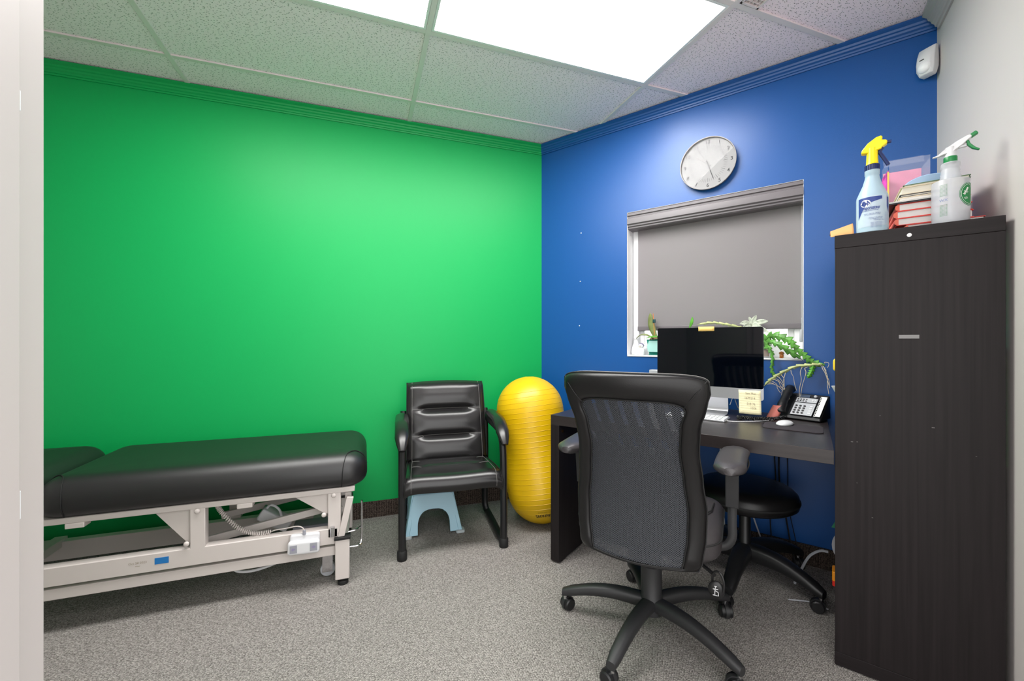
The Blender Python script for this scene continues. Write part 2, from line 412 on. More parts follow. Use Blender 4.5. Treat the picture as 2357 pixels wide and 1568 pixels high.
# carpet strips at the foot of the walls
bt = .011
m = MB().loft([[(-3.5, 0, z), (-3.5, -bt, z), (bt*kx, -bt, z), (0, 0, z)] for z in (0, .103)]); struct(m, 'baseboard_left', 'carpet_base', smooth=0)
m = MB().loft([[BW(0, 0, z), Vector((bt*kx, -bt, z)), BW(D, bt, z), BW(D, 0, z)] for z in (0, .103)]); struct(m, 'baseboard_back', 'carpet_base', smooth=0)

# ------------------------------------------------------------------ ceiling: deck, tiles, grid bars
GX, GY, TX, TY = .2461, -.8885, 1.22, .61
m = MB().loft([[(x, y, H+.1) for x, y in room], [(x, y, H+.13) for x, y in room]])
ceil = struct(m, 'ceiling', 'deck', smooth=0); ORG[ceil.name] = Vector()
lights = [(GX-TX, GY-TY), (GX-2*TX, GY-TY)]
for i in range(-4, 2):
    for j in range(-6, 3):
        x0 = GX + i*TX; y0 = GY + j*TY
        if any(abs(x0-a) < .01 and abs(y0-b) < .01 for a, b in lights): continue
        rect = [x0+.01, x0+TX-.01, y0+.01, y0+TY-.01]
        if i == 0 and j == -2: rect[0] = .372                       # the vent takes the end of this tile
        p = clip(room, rect)
        if len(p) < 3: continue
        a = abs(sum(p[k-1][0]*p[k][1]-p[k][0]*p[k-1][1] for k in range(len(p))))/2
        if a < .002: continue
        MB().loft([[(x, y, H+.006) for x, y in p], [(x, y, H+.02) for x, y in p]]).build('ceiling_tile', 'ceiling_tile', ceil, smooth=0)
for i in range(-3, 2):
    x = GX + i*TX; p = clip(room, (x-.012, x+.012, -9, 9))
    if len(p) > 2: MB().loft([[(a, b, H-.002) for a, b in p], [(a, b, H+.02) for a, b in p]]).build('grid_bar', 'grid_paint', ceil, smooth=0)
for j in range(-5, 2):
    y = GY + j*TY; p = clip(room, (-9, 9, y-.012, y+.012))
    if len(p) > 2: MB().loft([[(a, b, H-.001) for a, b in p], [(a, b, H+.019) for a, b in p]]).build('grid_bar', 'grid_paint', ceil, smooth=0)
for (x0, y0), lab in zip(lights, ('glowing ceiling light panel in the middle of the grid, nearer the blue wall', 'glowing ceiling light panel cut off by the top edge, over the treatment table side')):
    L_ = rootW('ceiling_light', lab, 'light', x0+TX/2, y0+TY/2, H, 'ceiling light panels')
    a, b, c, d = x0+.013, x0+TX-.013, y0+.013, y0+TY-.013; e = .012
    m = MB(); 
    for q in ((a, b, c, c+e), (a, b, d-e, d), (a, a+e, c+e, d-e), (b-e, b, c+e, d-e)): m.box(q[0], q[1], q[2], q[3], H-.001, H+.03)
    m.build('light_frame', 'frame_white', L_, smooth=0)
    MB().box(a+e, b-e, c+e, d-e, H+.004, H+.008).build('diffuser', 'panel_glow', L_, smooth=0)
V_ = rootW('ceiling_vent', 'narrow metal egg crate air vent in the ceiling beside the light', 'vent', .31, -1.8, H)
vx0, vx1, vy0, vy1 = .262, .362, -2.09, -1.514
m = MB()
for q in ((vx0, vx1, vy0, vy0+.008), (vx0, vx1, vy1-.008, vy1), (vx0, vx0+.008, vy0, vy1), (vx1-.008, vx1, vy0, vy1)): m.box(*q, H-.003, H+.02)
m.build('vent_frame', 'grid_paint', V_, smooth=0)
for k in range(1, 5): x = vx0 + (vx1-vx0)*k/5; MB().box(x-.001, x+.001, vy0, vy1, H, H+.015).build('blade', 'grid_paint', V_, smooth=0)
for k in range(1, 29): y = vy0 + (vy1-vy0)*k/29; MB().box(vx0, vx1, y-.001, y+.001, H, H+.015).build('blade', 'grid_paint', V_, smooth=0)
MB().box(vx0, vx1, vy0, vy1, H+.05, H+.055).build('duct', 'rubber', V_, smooth=0)

# ------------------------------------------------------------------ window, in the blue wall's frame (y = depth into the wall)
win = bpy.data.objects.new('window_1', None); col.objects.link(win); win.rotation_euler = (0, 0, PHI); win['kind'] = 'structure'; win['label'] = 'white framed window recessed in the blue wall'; ORG[win.name] = Vector()
MB().box(WS0, WS0+.0018, .001, WT, WZ0, WZ1).build('window_reveal', 'reveal_white', win, smooth=0)
MB().box(WS1-.0018, WS1, .001, WT, WZ0, WZ1).build('window_reveal', 'reveal_white', win, smooth=0)
MB().box(WS0+.0018, WS1-.0018, .001, WT, WZ1-.0018, WZ1).build('window_reveal', 'reveal_white', win, smooth=0)
MB().box(WS0+.006, WS1-.006, -.006, WT, WZ0, WZ0+.01).build('window_sill', 'frame_white', win, bevel=.002)
m = MB(); a, b, c, d = WS0+.006, WS1-.006, WZ0+.01, WZ1-.006; e = .04
for q in ((a, b, c, c+e), (a, b, d-e, d), (a, a+e, c+e, d-e), (b-e, b, c+e, d-e)): m.box(q[0], q[1], .10, .148, q[2], q[3])
m.build('window_frame', 'frame_white', win, bevel=.003)
a += e; b -= e; c += e; d -= e; e = .03; m = MB()
for q in ((a, b, c, c+e), (a, b, d-e, d), (a, a+e, c+e, d-e), (b-e, b, c+e, d-e)): m.box(q[0], q[1], .112, .138, q[2], q[3])
m.build('window_sash', 'frame_white', win, bevel=.003)
MB().box(a+e, b-e, .122, .126, c+e, d-e).build('pane', 'pane_glass', win, smooth=0)

bl = rootB('roller_blind', 'grey roller blind pulled down over the window', 'blind', 1.14, -.05, 1.9)
prof = [(.098, 1.987), (.005, 1.987), (-.004, 1.978), (-.004, 1.966), (.004, 1.962), (.004, 1.953), (-.004, 1.948), (-.006, 1.925), (-.006, 1.912), (.004, 1.906), (.004, 1.898), (.014, 1.893), (.014, 1.885), (.024, 1.88), (.098, 1.88)]
MB().prism(prof, lambda y, z, x: (x, y, z), WS0+.002, WS1-.002).build('cassette', 'shade_box', bl, smooth=25)
MB().box(.706, 1.597, .0875, .0890, 1.22, 1.90).build('shade', 'shade_fabric', bl, smooth=0)
MB().cushion(.704, 1.599, .083, .095, 1.216, 1.246, .004, .003).build('bottom_bar', 'shade_box', bl)
m = MB()
for k in range(88):
    z = 1.87 - k*.0086
    for xx in (.686, .694): m.ball((xx, .06, z), .0021, n=6, m=4)
o = m.build('bead_chain', 'plastic_white', bl); o['kind'] = 'stuff'
MB().cyl((1.604, .05, 1.275), (1.604, .05, 1.21), .004).build('chain_guide', 'grey_plastic', bl)
MB().lathe([(.003, 1.21), (.0065, 1.205), (.0075, 1.15), (.005, 1.145)], 12, (1.600, .028, 0)).build('pull', 'grey_plastic', bl)

# ------------------------------------------------------------------ small marks on the blue wall
for (s, z), pos in zip(((.331, 1.907), (.324, 1.568), (.318, 1.256)), ('highest', 'middle', 'lowest')):
    solo(MB().lathe([(.0015, 0), (.004, .001), (.0042, .003), (.002, .005)], 10).xf(Matrix.Rotation(PI/2, 4, 'X')).xf(Matrix.Translation((s, 0, z))), 'wall_nail', 'plastic_white',
         pos + ' of three white nail heads in the blue wall left of the window', 'nail', 'B', (s, 0, z), 'nails in the blue wall')

# ------------------------------------------------------------------ wall clock
ck = rootB('wall_clock', 'round white wall clock with slim silver rim above the window', 'clock', 1.157, .0, 2.178)
cc = Vector((1.157, 0, 2.178)); RX = Matrix.Translation(cc) @ Matrix.Rotation(PI/2, 4, 'X')
MB().lathe([(.12, .0), (.145, .004), (.149, .014), (.1515, .030), (.1505, .034), (.1465, .034), (.1455, .026), (.1455, .018), (.02, .018)], 72).xf(RX).build('clock_rim', 'clock_rim', ck)
MB().lathe([(.001, .0185), (.1452, .0185), (.1452, .0195), (.001, .0195)], 72).xf(RX).build('clock_face', 'clock_face', ck, smooth=0)
MB().lathe([(.001, .029), (.1455, .029), (.1455, .0305), (.001, .0305)], 72).xf(RX).build('glass_cover', 'clock_glass', ck, smooth=0)
def ckp(x, y, dd=.0202): return (cc.x + x, -dd, cc.z + y)
for h in range(1, 13):
    a = R(90-30*h); text_mesh(str(h), .029, lambda x, y: ckp(x + .125*math.cos(a), y + .125*math.sin(a)), 'numeral', 'clock_ink', ck, bold=.0004)
for k in range(60):
    a = R(6*k); l = .022 if k % 5 == 0 else .018; wd = .0008 if k % 5 == 0 else .0004
    r0 = .105; dx, dz = math.cos(a), math.sin(a)
    MB().add([ckp(dx*rr - dz*ww, dz*rr + dx*ww) for rr, ww in ((r0, -wd), (r0, wd), (r0-l, wd), (r0-l, -wd))], [(0, 1, 2, 3)]).build('tick', 'clock_ink', ck, smooth=0, fix=False)
def hand(ang, l, wd, nm, mt, dd, tail=.02):
    a = R(90-ang); dx, dz = math.cos(a), math.sin(a); m = MB()
    vs = [ckp(dx*rr - dz*ww, dz*rr + dx*ww, q) for q in (dd, dd+.001) for rr, ww in ((-tail, -wd), (-tail, wd), (l, wd*.8), (l, -wd*.8))]
    m.add(vs, [(3,2,1,0), (4,5,6,7), (0,1,5,4), (1,2,6,5), (2,3,7,6), (3,0,4,7)]).build(nm, mt, ck, smooth=0)
hand(310, .080, .0025, 'hour_hand', 'clock_rim', .022); hand(162, .095, .002, 'minute_hand', 'clock_ink', .0235); hand(329, .108, .0006, 'second_hand', 'clock_rim', .025)

# ------------------------------------------------------------------ motion sensor in the corner by the white wall
sp = BW(2.075, .03, 2.405); sr = rootB('motion_sensor', 'white motion sensor mounted high in the corner by the white wall', 'sensor', 2.062, .036, 2.33)
# local shape: front faces the room (turned toward the corner bisector)
MS = Matrix.Translation((2.066, -.036, 2.33)) @ Matrix.Rotation(R(-38), 4, 'Z')
rings = []
for z, hw, fr in ((0.0, .020, -.006), (.006, .026, -.020), (.03, .033, -.031), (.06, .034, -.033), (.095, .033, -.024), (.125, .031, -.008), (.128, .03, .0)):
    rings.append([(-hw, .012, z), (-hw, fr*.55, z), (-hw*.7, fr*.9, z), (0, fr, z), (hw*.7, fr*.9, z), (hw, fr*.55, z), (hw, .012, z)])
MB().loft(rings).xf(MS).build('sensor_case', 'plastic_white', sr, bevel=.002)
MB().ball((0, -.021, .038), .027, .018, .027).xf(MS).build('lens', 'ceramic_white', sr)
MB().box(-.012, .004, -.0335, -.028, .068, .0705).xf(MS).build('slot', 'rubber', sr, smooth=0)
MB().box(-.012, .012, .008, .03, .02, .1).xf(MS).build('bracket', 'plastic_white', sr, smooth=0)

# ------------------------------------------------------------------ treatment table along the green wall
T = rootW('treatment_table', 'black padded treatment table on a cream metal lifting frame along the green wall', 'table', -2.1, -.42, 0)
CX0, CX1, CY0, CY1, CZ0, CZ1 = -2.478, -1.243, -.755, -.10, .452, .612
c1 = MB().cushion(CX0, CX1, CY0, CY1, CZ0, CZ1, .10, .088, dome=.004, n=8, k=8, reb=.05).build('mattress', 'vinyl', T, smooth=60)
c2 = MB().cushion(-3.12, -2.488, CY0, CY1, CZ0+.01, CZ1+.012, .10, .088, dome=.018, n=8, k=8, reb=.05).build('head_cushion', 'vinyl', T, smooth=60)
def seam(pts, r=.0022, parent=c1, mt='seam_dark'): return MB().tube(smooth_path(pts, 6), r, 6).build('seam', mt, parent)
for sx, x1 in ((1, CX1), (-1, CX0)):                             # stitched corner patches
    X = lambda d: x1 - sx*d
    seam([(X(.115), CY0+.012, .462), (X(.112), CY0-.001, .50), (X(.110), CY0+.001, .54), (X(.104), CY0+.018, .577), (X(.09), CY0+.055, .6075), (X(.055), CY0+.095, .608), (X(.018), CY0+.112, .580), (X(.001), CY0+.118, .535)])
F_ = 'metal_cream'
def tb(nm, *a, bev=.003, mt=F_): return MB().box(*a).build(nm, mt, T, bevel=bev)
tb('top_rail', -2.47, -1.30, -.735, -.700, .432, .456); tb('top_rail', -2.47, -1.30, -.16, -.125, .432, .456)
tb('cross_rail', -1.34, -1.30, -.70, -.16, .432, .456); tb('cross_rail', -2.47, -2.43, -.70, -.16, .432, .456)
tb('head_rail', -3.08, -2.50, -.735, -.700, .44, .464); tb('head_rail', -3.08, -2.50, -.16, -.125, .44, .464)
for x in (-2.335, -1.755): tb('tab', x-.03, x+.03, -.738, -.690, .412, .433)
for y0, y1 in ((-.735, -.69), (-.18, -.135)):
    tb('post', -1.957, -1.902, y0, y1, .262 if y0 < -.5 else .165, .434); tb('post', -1.418, -1.362, y0, y1, .225 if y0 < -.5 else .165, .434)
    for xa, xb, zl in ((-2.085, -1.957, .285), (-1.563, -1.418, .335)):
        yy = (y0+y1)/2
        MB().prism([(xa, .432), (xb, .432), (xb, zl), (xb-.012, zl)], lambda x, z, y: (x, y, z), yy-.006, yy+.006).build('gusset', F_, T, bevel=.001)
for x, z in ((-1.930, .424), (-1.392, .424), (-1.968, .29), (-1.435, .338)):
    MB().ball((x, -.738, z), .011, .007, .011, 12, 6).build('bolt', F_, T)
tb('lower_beam', -3.0, -1.375, -.735, -.690, .193, .268); tb('lower_beam', -3.0, -1.375, -.205, -.16, .078, .168)
tb('floor_rail', -3.0, -1.385, -.728, -.700, .137, .180)
tb('cross_tube', -1.52, -1.47, -.70, -.16, .14, .18); tb('cross_tube', -2.70, -2.65, -.70, -.16, .14, .18)
for y in (-.60, -.30):                                              # parallel lifting arms
    MB().bar((-1.96, y, .235), (-1.43, y, .318), .02, .034).build('lift_arm', F_, T, bevel=.003)
    MB().cyl((-1.43, y-.018, .318), (-1.43, y+.018, .318), .018).build('pivot', F_, T)
MB().bar((-1.62, -.45, .20), (-1.75, -.45, .285), .08, .06).build('motor_case', 'plastic_white', T, bevel=.008)
tb('drive_box', -1.60, -1.42, -.50, -.40, .135, .20, bev=.006, mt='plastic_grey')
# end legs with the folding caster bracket
for y0, y1 in ((-.752, -.708), (-.19, -.146)):
    L_ = tb('leg', -1.386, -1.323, y0, y1, .028, .216, bev=.004); MB().box(-1.390, -1.319, y0-.003, y1+.003, .214, .226).build('leg_cap', 'rubber', L_, bevel=.002)
    MB().lathe([(.016, .0), (.024, .002), (.024, .016), (.012, .02), (.010, .03)], 20, (-1.352, (y0+y1)/2, 0)).build('foot', 'rubber', L_)
    MB().prism([(-1.375, .226), (-1.345, .226), (-1.305, .405), (-1.335, .41)], lambda x, z, y: (x, y, z), y0+.012, y0+.03).build('folding_link', F_, T, bevel=.002)
    MB().cyl((-1.398, y0+.006, .236), (-1.398, y0+.006, .280), .011).build('pin', 'chrome', T)
    if y0 < -.5: MB().tube(smooth_path([(-1.33, y0+.03, .236), (-1.30, y0+.035, .238), (-1.285, y0+.045, .24), (-1.269, y0+.053, .243)], 5), .005, 8).build('pedal_bar', 'chrome', T)
    if y0 < -.5: MB().tube(smooth_path([(-1.33, y0+.03, .165), (-1.285, y0+.03, .165), (-1.270, y0+.05, .185), (-1.268, y0+.055, .37)], 5), .005, 8).build('pedal_bar', 'chrome', T)
tb('end_plate', -1.345, -1.318, -.70, -.19, .34, .42)
tb('end_tube', -1.375, -1.335, -.71, -.19, .10, .135)
for y in (-.64, -.26):
    cs = MB().cyl((-1.425, y, .105), (-1.425, y, .14), .012).build('caster_stem', 'brass', T)
    MB().box(-1.448, -1.402, y-.022, y-.018, .03, .108).build('fork', 'chrome', cs, smooth=0, org=ORG[T.name]); MB().box(-1.448, -1.402, y+.018, y+.022, .03, .108).build('fork', 'chrome', cs, smooth=0, org=ORG[T.name])
    MB().cyl((-1.425, y-.014, .038), (-1.425, y+.014, .038), .034).build('wheel', 'grey_plastic', cs, bevel=.004, org=ORG[T.name])
MB().box(-2.078, -2.030, -.7362, -.7348, .222, .248).build('sticker', 'sticker_blue', T, smooth=0)
text_mesh('Oct 28 2023', .012, lambda x, y: (-2.135+x, -.7358, .238+y), 'writing', 'pencil', T)
text_mesh('~', .02, lambda x, y: (-2.135+x*1.6, -.7358, .226+y), 'writing', 'pencil', T)
# hand control hung on the lower beam, with its coiled lead
hc = rootW('hand_control', 'white hand control with two grey buttons hung on the table frame', 'control', -1.515, -.742, .19)
MB().cushion(-.062, .062, -.035, .035, 0, .022, .012, .006).xf(Matrix.Translation((-1.513, -.7385, .235)) @ Matrix.Rotation(R(2), 4, 'Y') @ Matrix.Rotation(PI/2, 4, 'X')).build('holder', 'plastic_white', hc)
MB().cushion(-.066, .066, -.030, .030, 0, .028, .014, .010).xf(Matrix.Translation((-1.515, -.756, .218)) @ Matrix.Rotation(R(2), 4, 'Y') @ Matrix.Rotation(PI/2, 4, 'X')).build('body', 'plastic_white', hc)
for x, s_ in ((-1.556, -1), (-1.474, 1)):
    b_ = MB().box(x-.015, x+.015, -.7850, -.7835, .200, .236).build('button', 'plastic_grey', hc, bevel=.002)
    MB().add([(x+s_*.009, -.7857, .218), (x, -.7857, .226), (x, -.7857, .221), (x-s_*.007, -.7857, .221), (x-s_*.007, -.7857, .215), (x, -.7857, .215), (x, -.7857, .210)], [(0, 1, 2, 3, 4, 5, 6)]).build('arrow', 'penguin_grey', b_, smooth=0, fix=False)
MB().cyl((-1.515, -.758, .268), (-1.515, -.758, .288), .007).build('plug', 'plastic_grey', hc)
base = smooth_path([(-1.885, -.66, .43), (-1.86, -.67, .385), (-1.80, -.68, .315), (-1.73, -.69, .277), (-1.66, -.70, .277)], 60); pts = []
for i, p in enumerate(base):
    a = i*.98; t = (base[min(i+1, len(base)-1)] - base[max(i-1, 0)]).normalized(); n1 = Vector((0,1,0)); n2 = t.cross(n1)
    pts.append(p + n1*(.009*math.cos(a)) + n2*(.009*math.sin(a)))
pts += smooth_path([base[-1], (-1.64, -.705, .285), (-1.60, -.72, .292), (-1.55, -.745, .305), (-1.525, -.757, .302), (-1.515, -.758, .288)], 6)
MB().tube(pts, .0024, 5).build('coiled_lead', 'metal_cream', hc)
MB().tube(smooth_path([(-1.73, -.45, .29), (-1.70, -.47, .32), (-1.66, -.48, .29), (-1.65, -.48, .22)], 6), .006, 8).build('motor_cable', 'cable_white', T)
MB().tube(smooth_path([(-1.80, -.60, .13), (-1.82, -.62, .09), (-1.74, -.62, .075), (-1.62, -.60, .10), (-1.55, -.52, .15)], 6), .006, 8).build('power_cable', 'cable_white', T)

# ------------------------------------------------------------------ guest chair by the green wall
G = root('guest_chair', 'black leather sled base armchair with padded arms against the green wall', 'chair', (-.776, -.40, 0), R(-4.7))
LS = 'leather_seat'
for s in (-1, 1):
    x = s*.275
    path = smooth_path([(x, -.235, .03), (x, -.237, .25), (x, -.228, .50), (x, -.19, .60), (x, -.10, .635), (x, .10, .64), (x*.98, .20, .65)], 8)
    fr = MB(); W2 = .021
    def flat(path, w1, w2): return MB().tube(path, w2, 10, flat=w1/w2, up=(0, 1, 0))
    flat(path, .024, .020).build('frame_leg', 'plastic_black', G)
    low = smooth_path([(x, -.236, .03), (x, -.22, .022), (x, -.10, .022), (x, .16, .022), (x*.97, .215, .035), (x*.95, .235, .08), (x*.95, .232, .20), (x*.95, .215, .40), (x*.96, .235, .60), (x*.96, .255, .70)], 6)
    MB().tube(low, .020, 10, flat=1.05, up=(0, 0, 1)).build('frame_runner', 'plastic_black', G)
    MB().lathe([(.024, 0), (.026, .004), (.026, .045), (.022, .052)], 16, (x, -.236, 0)).build('foot_cap', 'rubber', G)
    # padded arm, drooping at its front
    arm = []
    for k in range(15):
        t = k/14; y = .16 - .43*t; z = .695 - .012*t - .105*max(0, (t-.55)/.45)**2; hw = .038*min(1, (.10+t*6)**.5, (.22+(1-t)*6)**.5); th = .022*min(1, (.2+t*6)**.5, (.3+(1-t)*6)**.5)
        tilt = .9*max(0, (t-.6)/.4)
        arm.append([(x + hw*math.cos(2*PI*q/16), y - math.sin(tilt)*th*math.sin(2*PI*q/16), z + math.cos(tilt)*th*math.sin(2*PI*q/16)) for q in range(16)])
    ap = MB().loft(arm).build('arm_pad', LS, G, smooth=60)
    MB().tube([(x + .0365*math.cos(2*PI*q/24), -.05 + .2*math.sin(2*PI*q/24), .688 - .085*max(0, (-(.2*math.sin(2*PI*q/24))-.04)/.16)**2) for q in range(24)], .0025, 5, closed=True).build('piping', 'seam_dark', ap)
# backrest: three padded rolls
def gback(u, v):                                                    # u across -1..1, v 0 bottom..1 top
    z = .405 + .475*v; y = .125 + .13*v**1.3; hw = (.252 - .006*v)
    bulge = 0
    e = max(0, 1-abs(u)**6); mid = 1/(1+math.exp((abs(u)-.62)*18))
    bulge = .030*e**.5
    for vs in (.335, .665): bulge -= (.026*mid + .005*(1 if abs(u) < .86 else 0))*math.exp(-((v-vs)/.035)**2)
    bulge += .012*mid*(math.cos((v*3-.5)*2*PI)*.5+.0)
    bulge -= .03*max(0, (v-.93)/.07)**2 + .03*max(0, (.06-v)/.06)**2
    return (u*hw, y - .02 - bulge, z + .012*(1-u*u)*(v > .9)*(v-.9)*10)
m = MB(); m.grid(36, 48, lambda a, b: gback(a*2-1, b)); nb = len(m.v)
m.grid(36, 48, lambda a, b: (lambda q: (q[0], .125+.13*b**1.3 + .045*(1-abs(a*2-1)**8)*(1-abs(b*2-1)**10)*.6, q[2]))(gback(a*2-1, b)))
b1 = m
# close the rim
def rim(mb, nu, nv, o2):
    idx = [i*(nv+1) for i in range(nu+1)] + [nu*(nv+1)+j for j in range(1, nv+1)] + [i*(nv+1)+nv for i in reversed(range(nu))] + [j for j in reversed(range(1, nv))]
    for k in range(len(idx)):
        a, b = idx[k], idx[(k+1) % len(idx)]; mb.f.append((a, b, b+o2, a+o2))
rim(m, 36, 48, nb)
bk = m.build('backrest', LS, G, smooth=50)
for sx in (-1, 1): MB().tube([Vector(gback(sx*.86, t/20)) + Vector((0, -.001, 0)) for t in range(21)], .0011, 5).build('stitching', 'stitch', bk)
for v in (.335, .665): MB().tube([Vector(gback(-.86+1.72*t/24, v)) + Vector((0, -.001, 0)) for t in range(25)], .0012, 5).build('stitching', 'stitch', bk)
for sx in (-1, 1): MB().tube([Vector(gback(sx*.985, t/20)) + Vector((0, -.001, 0)) for t in range(21)], .003, 6).build('piping', 'seam_dark', bk)
# seat
def gseat(u, v):                                                    # v 0 back .. 1 front edge bottom
    hw = .245 + .022*min(1, v*1.2)
    if v < .78: t = v/.78; y = .16 - .36*t; z = .425 + .02*t + .006*math.sin(t*PI)
    else: a = (v-.78)/.22*PI*.62; y = -.20 - .066*math.sin(a); z = .445 - .060*(1-math.cos(a))
    e = (1-abs(u)**5); mid = 1/(1+math.exp((abs(u)-.66)*16))
    for vs in (.22, .5): z -= .018*mid*math.exp(-((v-vs)/.035)**2)
    return (u*hw, y, z - .028*(1-max(e, 0)**.5) - .012*(1-u*u)*(v > .3)*min(1, (v-.3)*2))
m = MB(); m.grid(32, 40, lambda a, b: gseat(a*2-1, b)); nb = len(m.v)
m.grid(32, 40, lambda a, b: (lambda q: (q[0]*.97, min(q[1]+.005, .16), min(.355 + .012*(1-b), q[2]-.01)))(gseat(a*2-1, b)))
rim(m, 32, 40, nb); st = m.build('seat', LS, G, smooth=50)
for v in (.22, .5): MB().tube([Vector(gseat(-.86+1.72*t/24, v)) + Vector((0, 0, .001)) for t in range(25)], .0013, 5).build('stitching', 'stitch', st)
for sx in (-1, 1):
    MB().tube([Vector(gseat(sx*.86, t/24)) + Vector((0, -.0005, .001)) for t in range(25)], .0011, 5).build('stitching', 'stitch', st)
    MB().tube([Vector(gseat(sx*.98, t/24)) + Vector((0, -.001, 0)) for t in range(25)], .003, 5).build('piping', 'seam_dark', st)
MB().bar((-.27, .05, .345), (.27, .05, .345), .05, .02).build('crossbar', 'plastic_black', G, bevel=.003)
MB().bar((-.27, -.12, .345), (.27, -.12, .345), .05, .02).build('crossbar', 'plastic_black', G, bevel=.003)
MB().bar((-.265, .222, .50), (.265, .222, .50), .05, .02).build('crossbar', 'plastic_black', G, bevel=.003)

# ------------------------------------------------------------------ light blue step stool under the chair
S_ = root('step_stool', 'light blue plastic step stool under the black armchair', 'stool', (-.858, -.235, 0), R(-3))
top_z = .232
MB().cushion(-.125, .125, -.105, .105, top_z-.03, top_z, .03, .01).build('stool_top', 'stool_blue', S_)
def arch(poly_hw, foot_hw, h, aw, ah):
    outer = [(-foot_hw, .012), (-foot_hw+.012, .06), (-poly_hw-.004, h-.05), (-poly_hw+.01, h-.006), (poly_hw-.01, h-.006), (poly_hw+.004, h-.05), (foot_hw-.012, .06), (foot_hw, .012)]
    inner = [(aw, .012)] + [(aw*math.cos(t)**.7 if math.cos(t) > 0 else -aw*abs(math.cos(t))**.7, .04 + (ah-.04)*math.sin(t)**.8) for t in [PI*k/14 for k in range(1, 14)]] + [(-aw, .012)]
    return outer, inner
for nm, ax in (('front', -1), ('back', 1)):
    o_, i_ = arch(.125, .168, top_z, .095, .145); m = MB()
    def P3(x, z): return (x, ax*(.165 - .062*z/top_z), z)
    def P4(x, z): return (x, ax*(.165 - .062*z/top_z - .022), z)
    # build the arch panel as quad strip from outer to inner, both sides
    def samp(poly, n):
        d = [0]; 
        for a, b in zip(poly, poly[1:]): d.append(d[-1] + math.dist(a, b))
        out = []
        for k in range(n+1):
            t = d[-1]*k/n; j = max(q for q in range(len(d)) if d[q] <= t+1e-9); j = min(j, len(poly)-2); f = (t-d[j])/max(1e-9, d[j+1]-d[j]); out.append((poly[j][0]*(1-f)+poly[j+1][0]*f, poly[j][1]*(1-f)+poly[j+1][1]*f))
        return out
    oo = samp(o_, 40); ii = samp(list(reversed(i_)), 40)
    m.loft([[P3(*oo[k]), P3(*ii[k]), P4(*ii[k]), P4(*oo[k])] for k in range(41)])
    m.build('leg_panel', 'stool_blue', S_, smooth=40, bevel=.002)
for sx in (-1, 1):
    m = MB(); o_, i_ = arch(.105, .165, top_z, .09, .14)
    oo = samp(o_, 40); ii = samp(list(reversed(i_)), 40)
    def Q3(y, z): return (sx*(.168 - .045*z/top_z), y, z)
    def Q4(y, z): return (sx*(.168 - .045*z/top_z - .022), y, z)
    m.loft([[Q3(*oo[k]), Q3(*ii[k]), Q4(*ii[k]), Q4(*oo[k])] for k in range(41)]).build('side_panel', 'stool_blue', S_, smooth=40, bevel=.002)
    for sy in (-1, 1):
        MB().cushion(sx*.155-.026, sx*.155+.026, sy*.150-.026, sy*.150+.026, 0, .016, .01, .003).build('stool_foot', 'stool_foot', S_)

# ------------------------------------------------------------------ yellow peanut ball
pb = Vector((-.193, -.426, .213)); pt = Vector((-.234, -.342, .700)); axis = (pt-pb); Lq = axis.length
def peanut(t):                                                     # t along the axis, metres from the lower lobe centre
    a = .213; b = .217; 
    if t < 0: return math.sqrt(max(0, a*a - t*t))
    if t > Lq: return math.sqrt(max(0, b*b-(t-Lq)**2))
    q = t/Lq; return a*(1-q) + b*q - .014*math.sin(PI*q)**2
prof = []; n_ = 150
for k in range(n_+1):
    t = -.213 + (Lq+.213+.217)*k/n_
    r_ = max(peanut(t), .004)
    prof.append((r_, t))
B_ = root('exercise_ball', 'yellow peanut shaped exercise ball standing in the corner beside the desk', 'ball', (pb.x, pb.y, 0), 0, (pb.x, pb.y, 0))
MBq = axis.to_track_quat('Z', 'X').to_matrix().to_4x4(); XB = Matrix.Translation(pb) @ MBq
body = MB().lathe(prof, 56).xf(XB).build('ball', 'ball_yellow', B_, smooth=180)
for k in range(25):
    t = -.115 + k*(Lq+.23)/24; r_ = peanut(t) + .0004
    MB().tube([XB @ Vector((r_*math.cos(2*PI*q/56), r_*math.sin(2*PI*q/56), t)) for q in range(56)], .001, 4, closed=True).build('ridge', 'ball_yellow', body, org=ORG[B_.name])
MB().lathe([(.004, -.012), (.012, -.010), (.012, 0), (.004, .002)], 14, (pb.x, pb.y, .012)).build('plug', 'ball_yellow', B_)
cl_ = XB.inverted() @ CAM; ca = math.atan2(cl_.y, cl_.x)
def ball_print(x, y):                                              # printed upside down on the lower lobe
    az = ca - x/.19 - .06; zz = -.125 - y; r_ = peanut(zz) + .0012; return XB @ Vector((r_*math.cos(az), r_*math.sin(az), zz))
text_mesh('FitPAWS', .026, lambda x, y: ball_print(x, y), 'printing', 'print_black', B_, bold=.0006)
text_mesh('peanut stability ball', .007, lambda x, y: ball_print(x, y-.022), 'printing', 'print_black', B_)

# ------------------------------------------------------------------ desk along the blue wall (blue frame: x = s, y = -o)
DZ = .765
K = rootB('desk', 'dark brown wooden desk along the blue wall, joined to the bookcase', 'desk', 1.14, .39)
MB().prism([(.555, -.771), (1.7255, -.771), (1.7075, -.014), (.555, -.014)], lambda x, y, z: (x, y, z), DZ-.05, DZ).build('desktop', 'wood_x', K, bevel=.0012)
side = MB().box(.555, .605, -.771, -.014, .008, DZ-.0505).build('side_panel', 'wood_z', K, bevel=.0012)
for o_ in (.08, .70): MB().lathe([(.018, 0), (.018, .009)], 14, (.58, -o_, 0)).build('glide', 'rubber', side, org=ORG[K.name])
MB().lathe([(.002, 0), (.008, .001), (.008, .004), (.003, .006)], 14).xf(Matrix.Translation((.6055, -.735, DZ-.085)) @ Matrix.Rotation(PI/2, 4, 'Y')).build('screw_cap', 'brass', side, org=ORG[K.name])

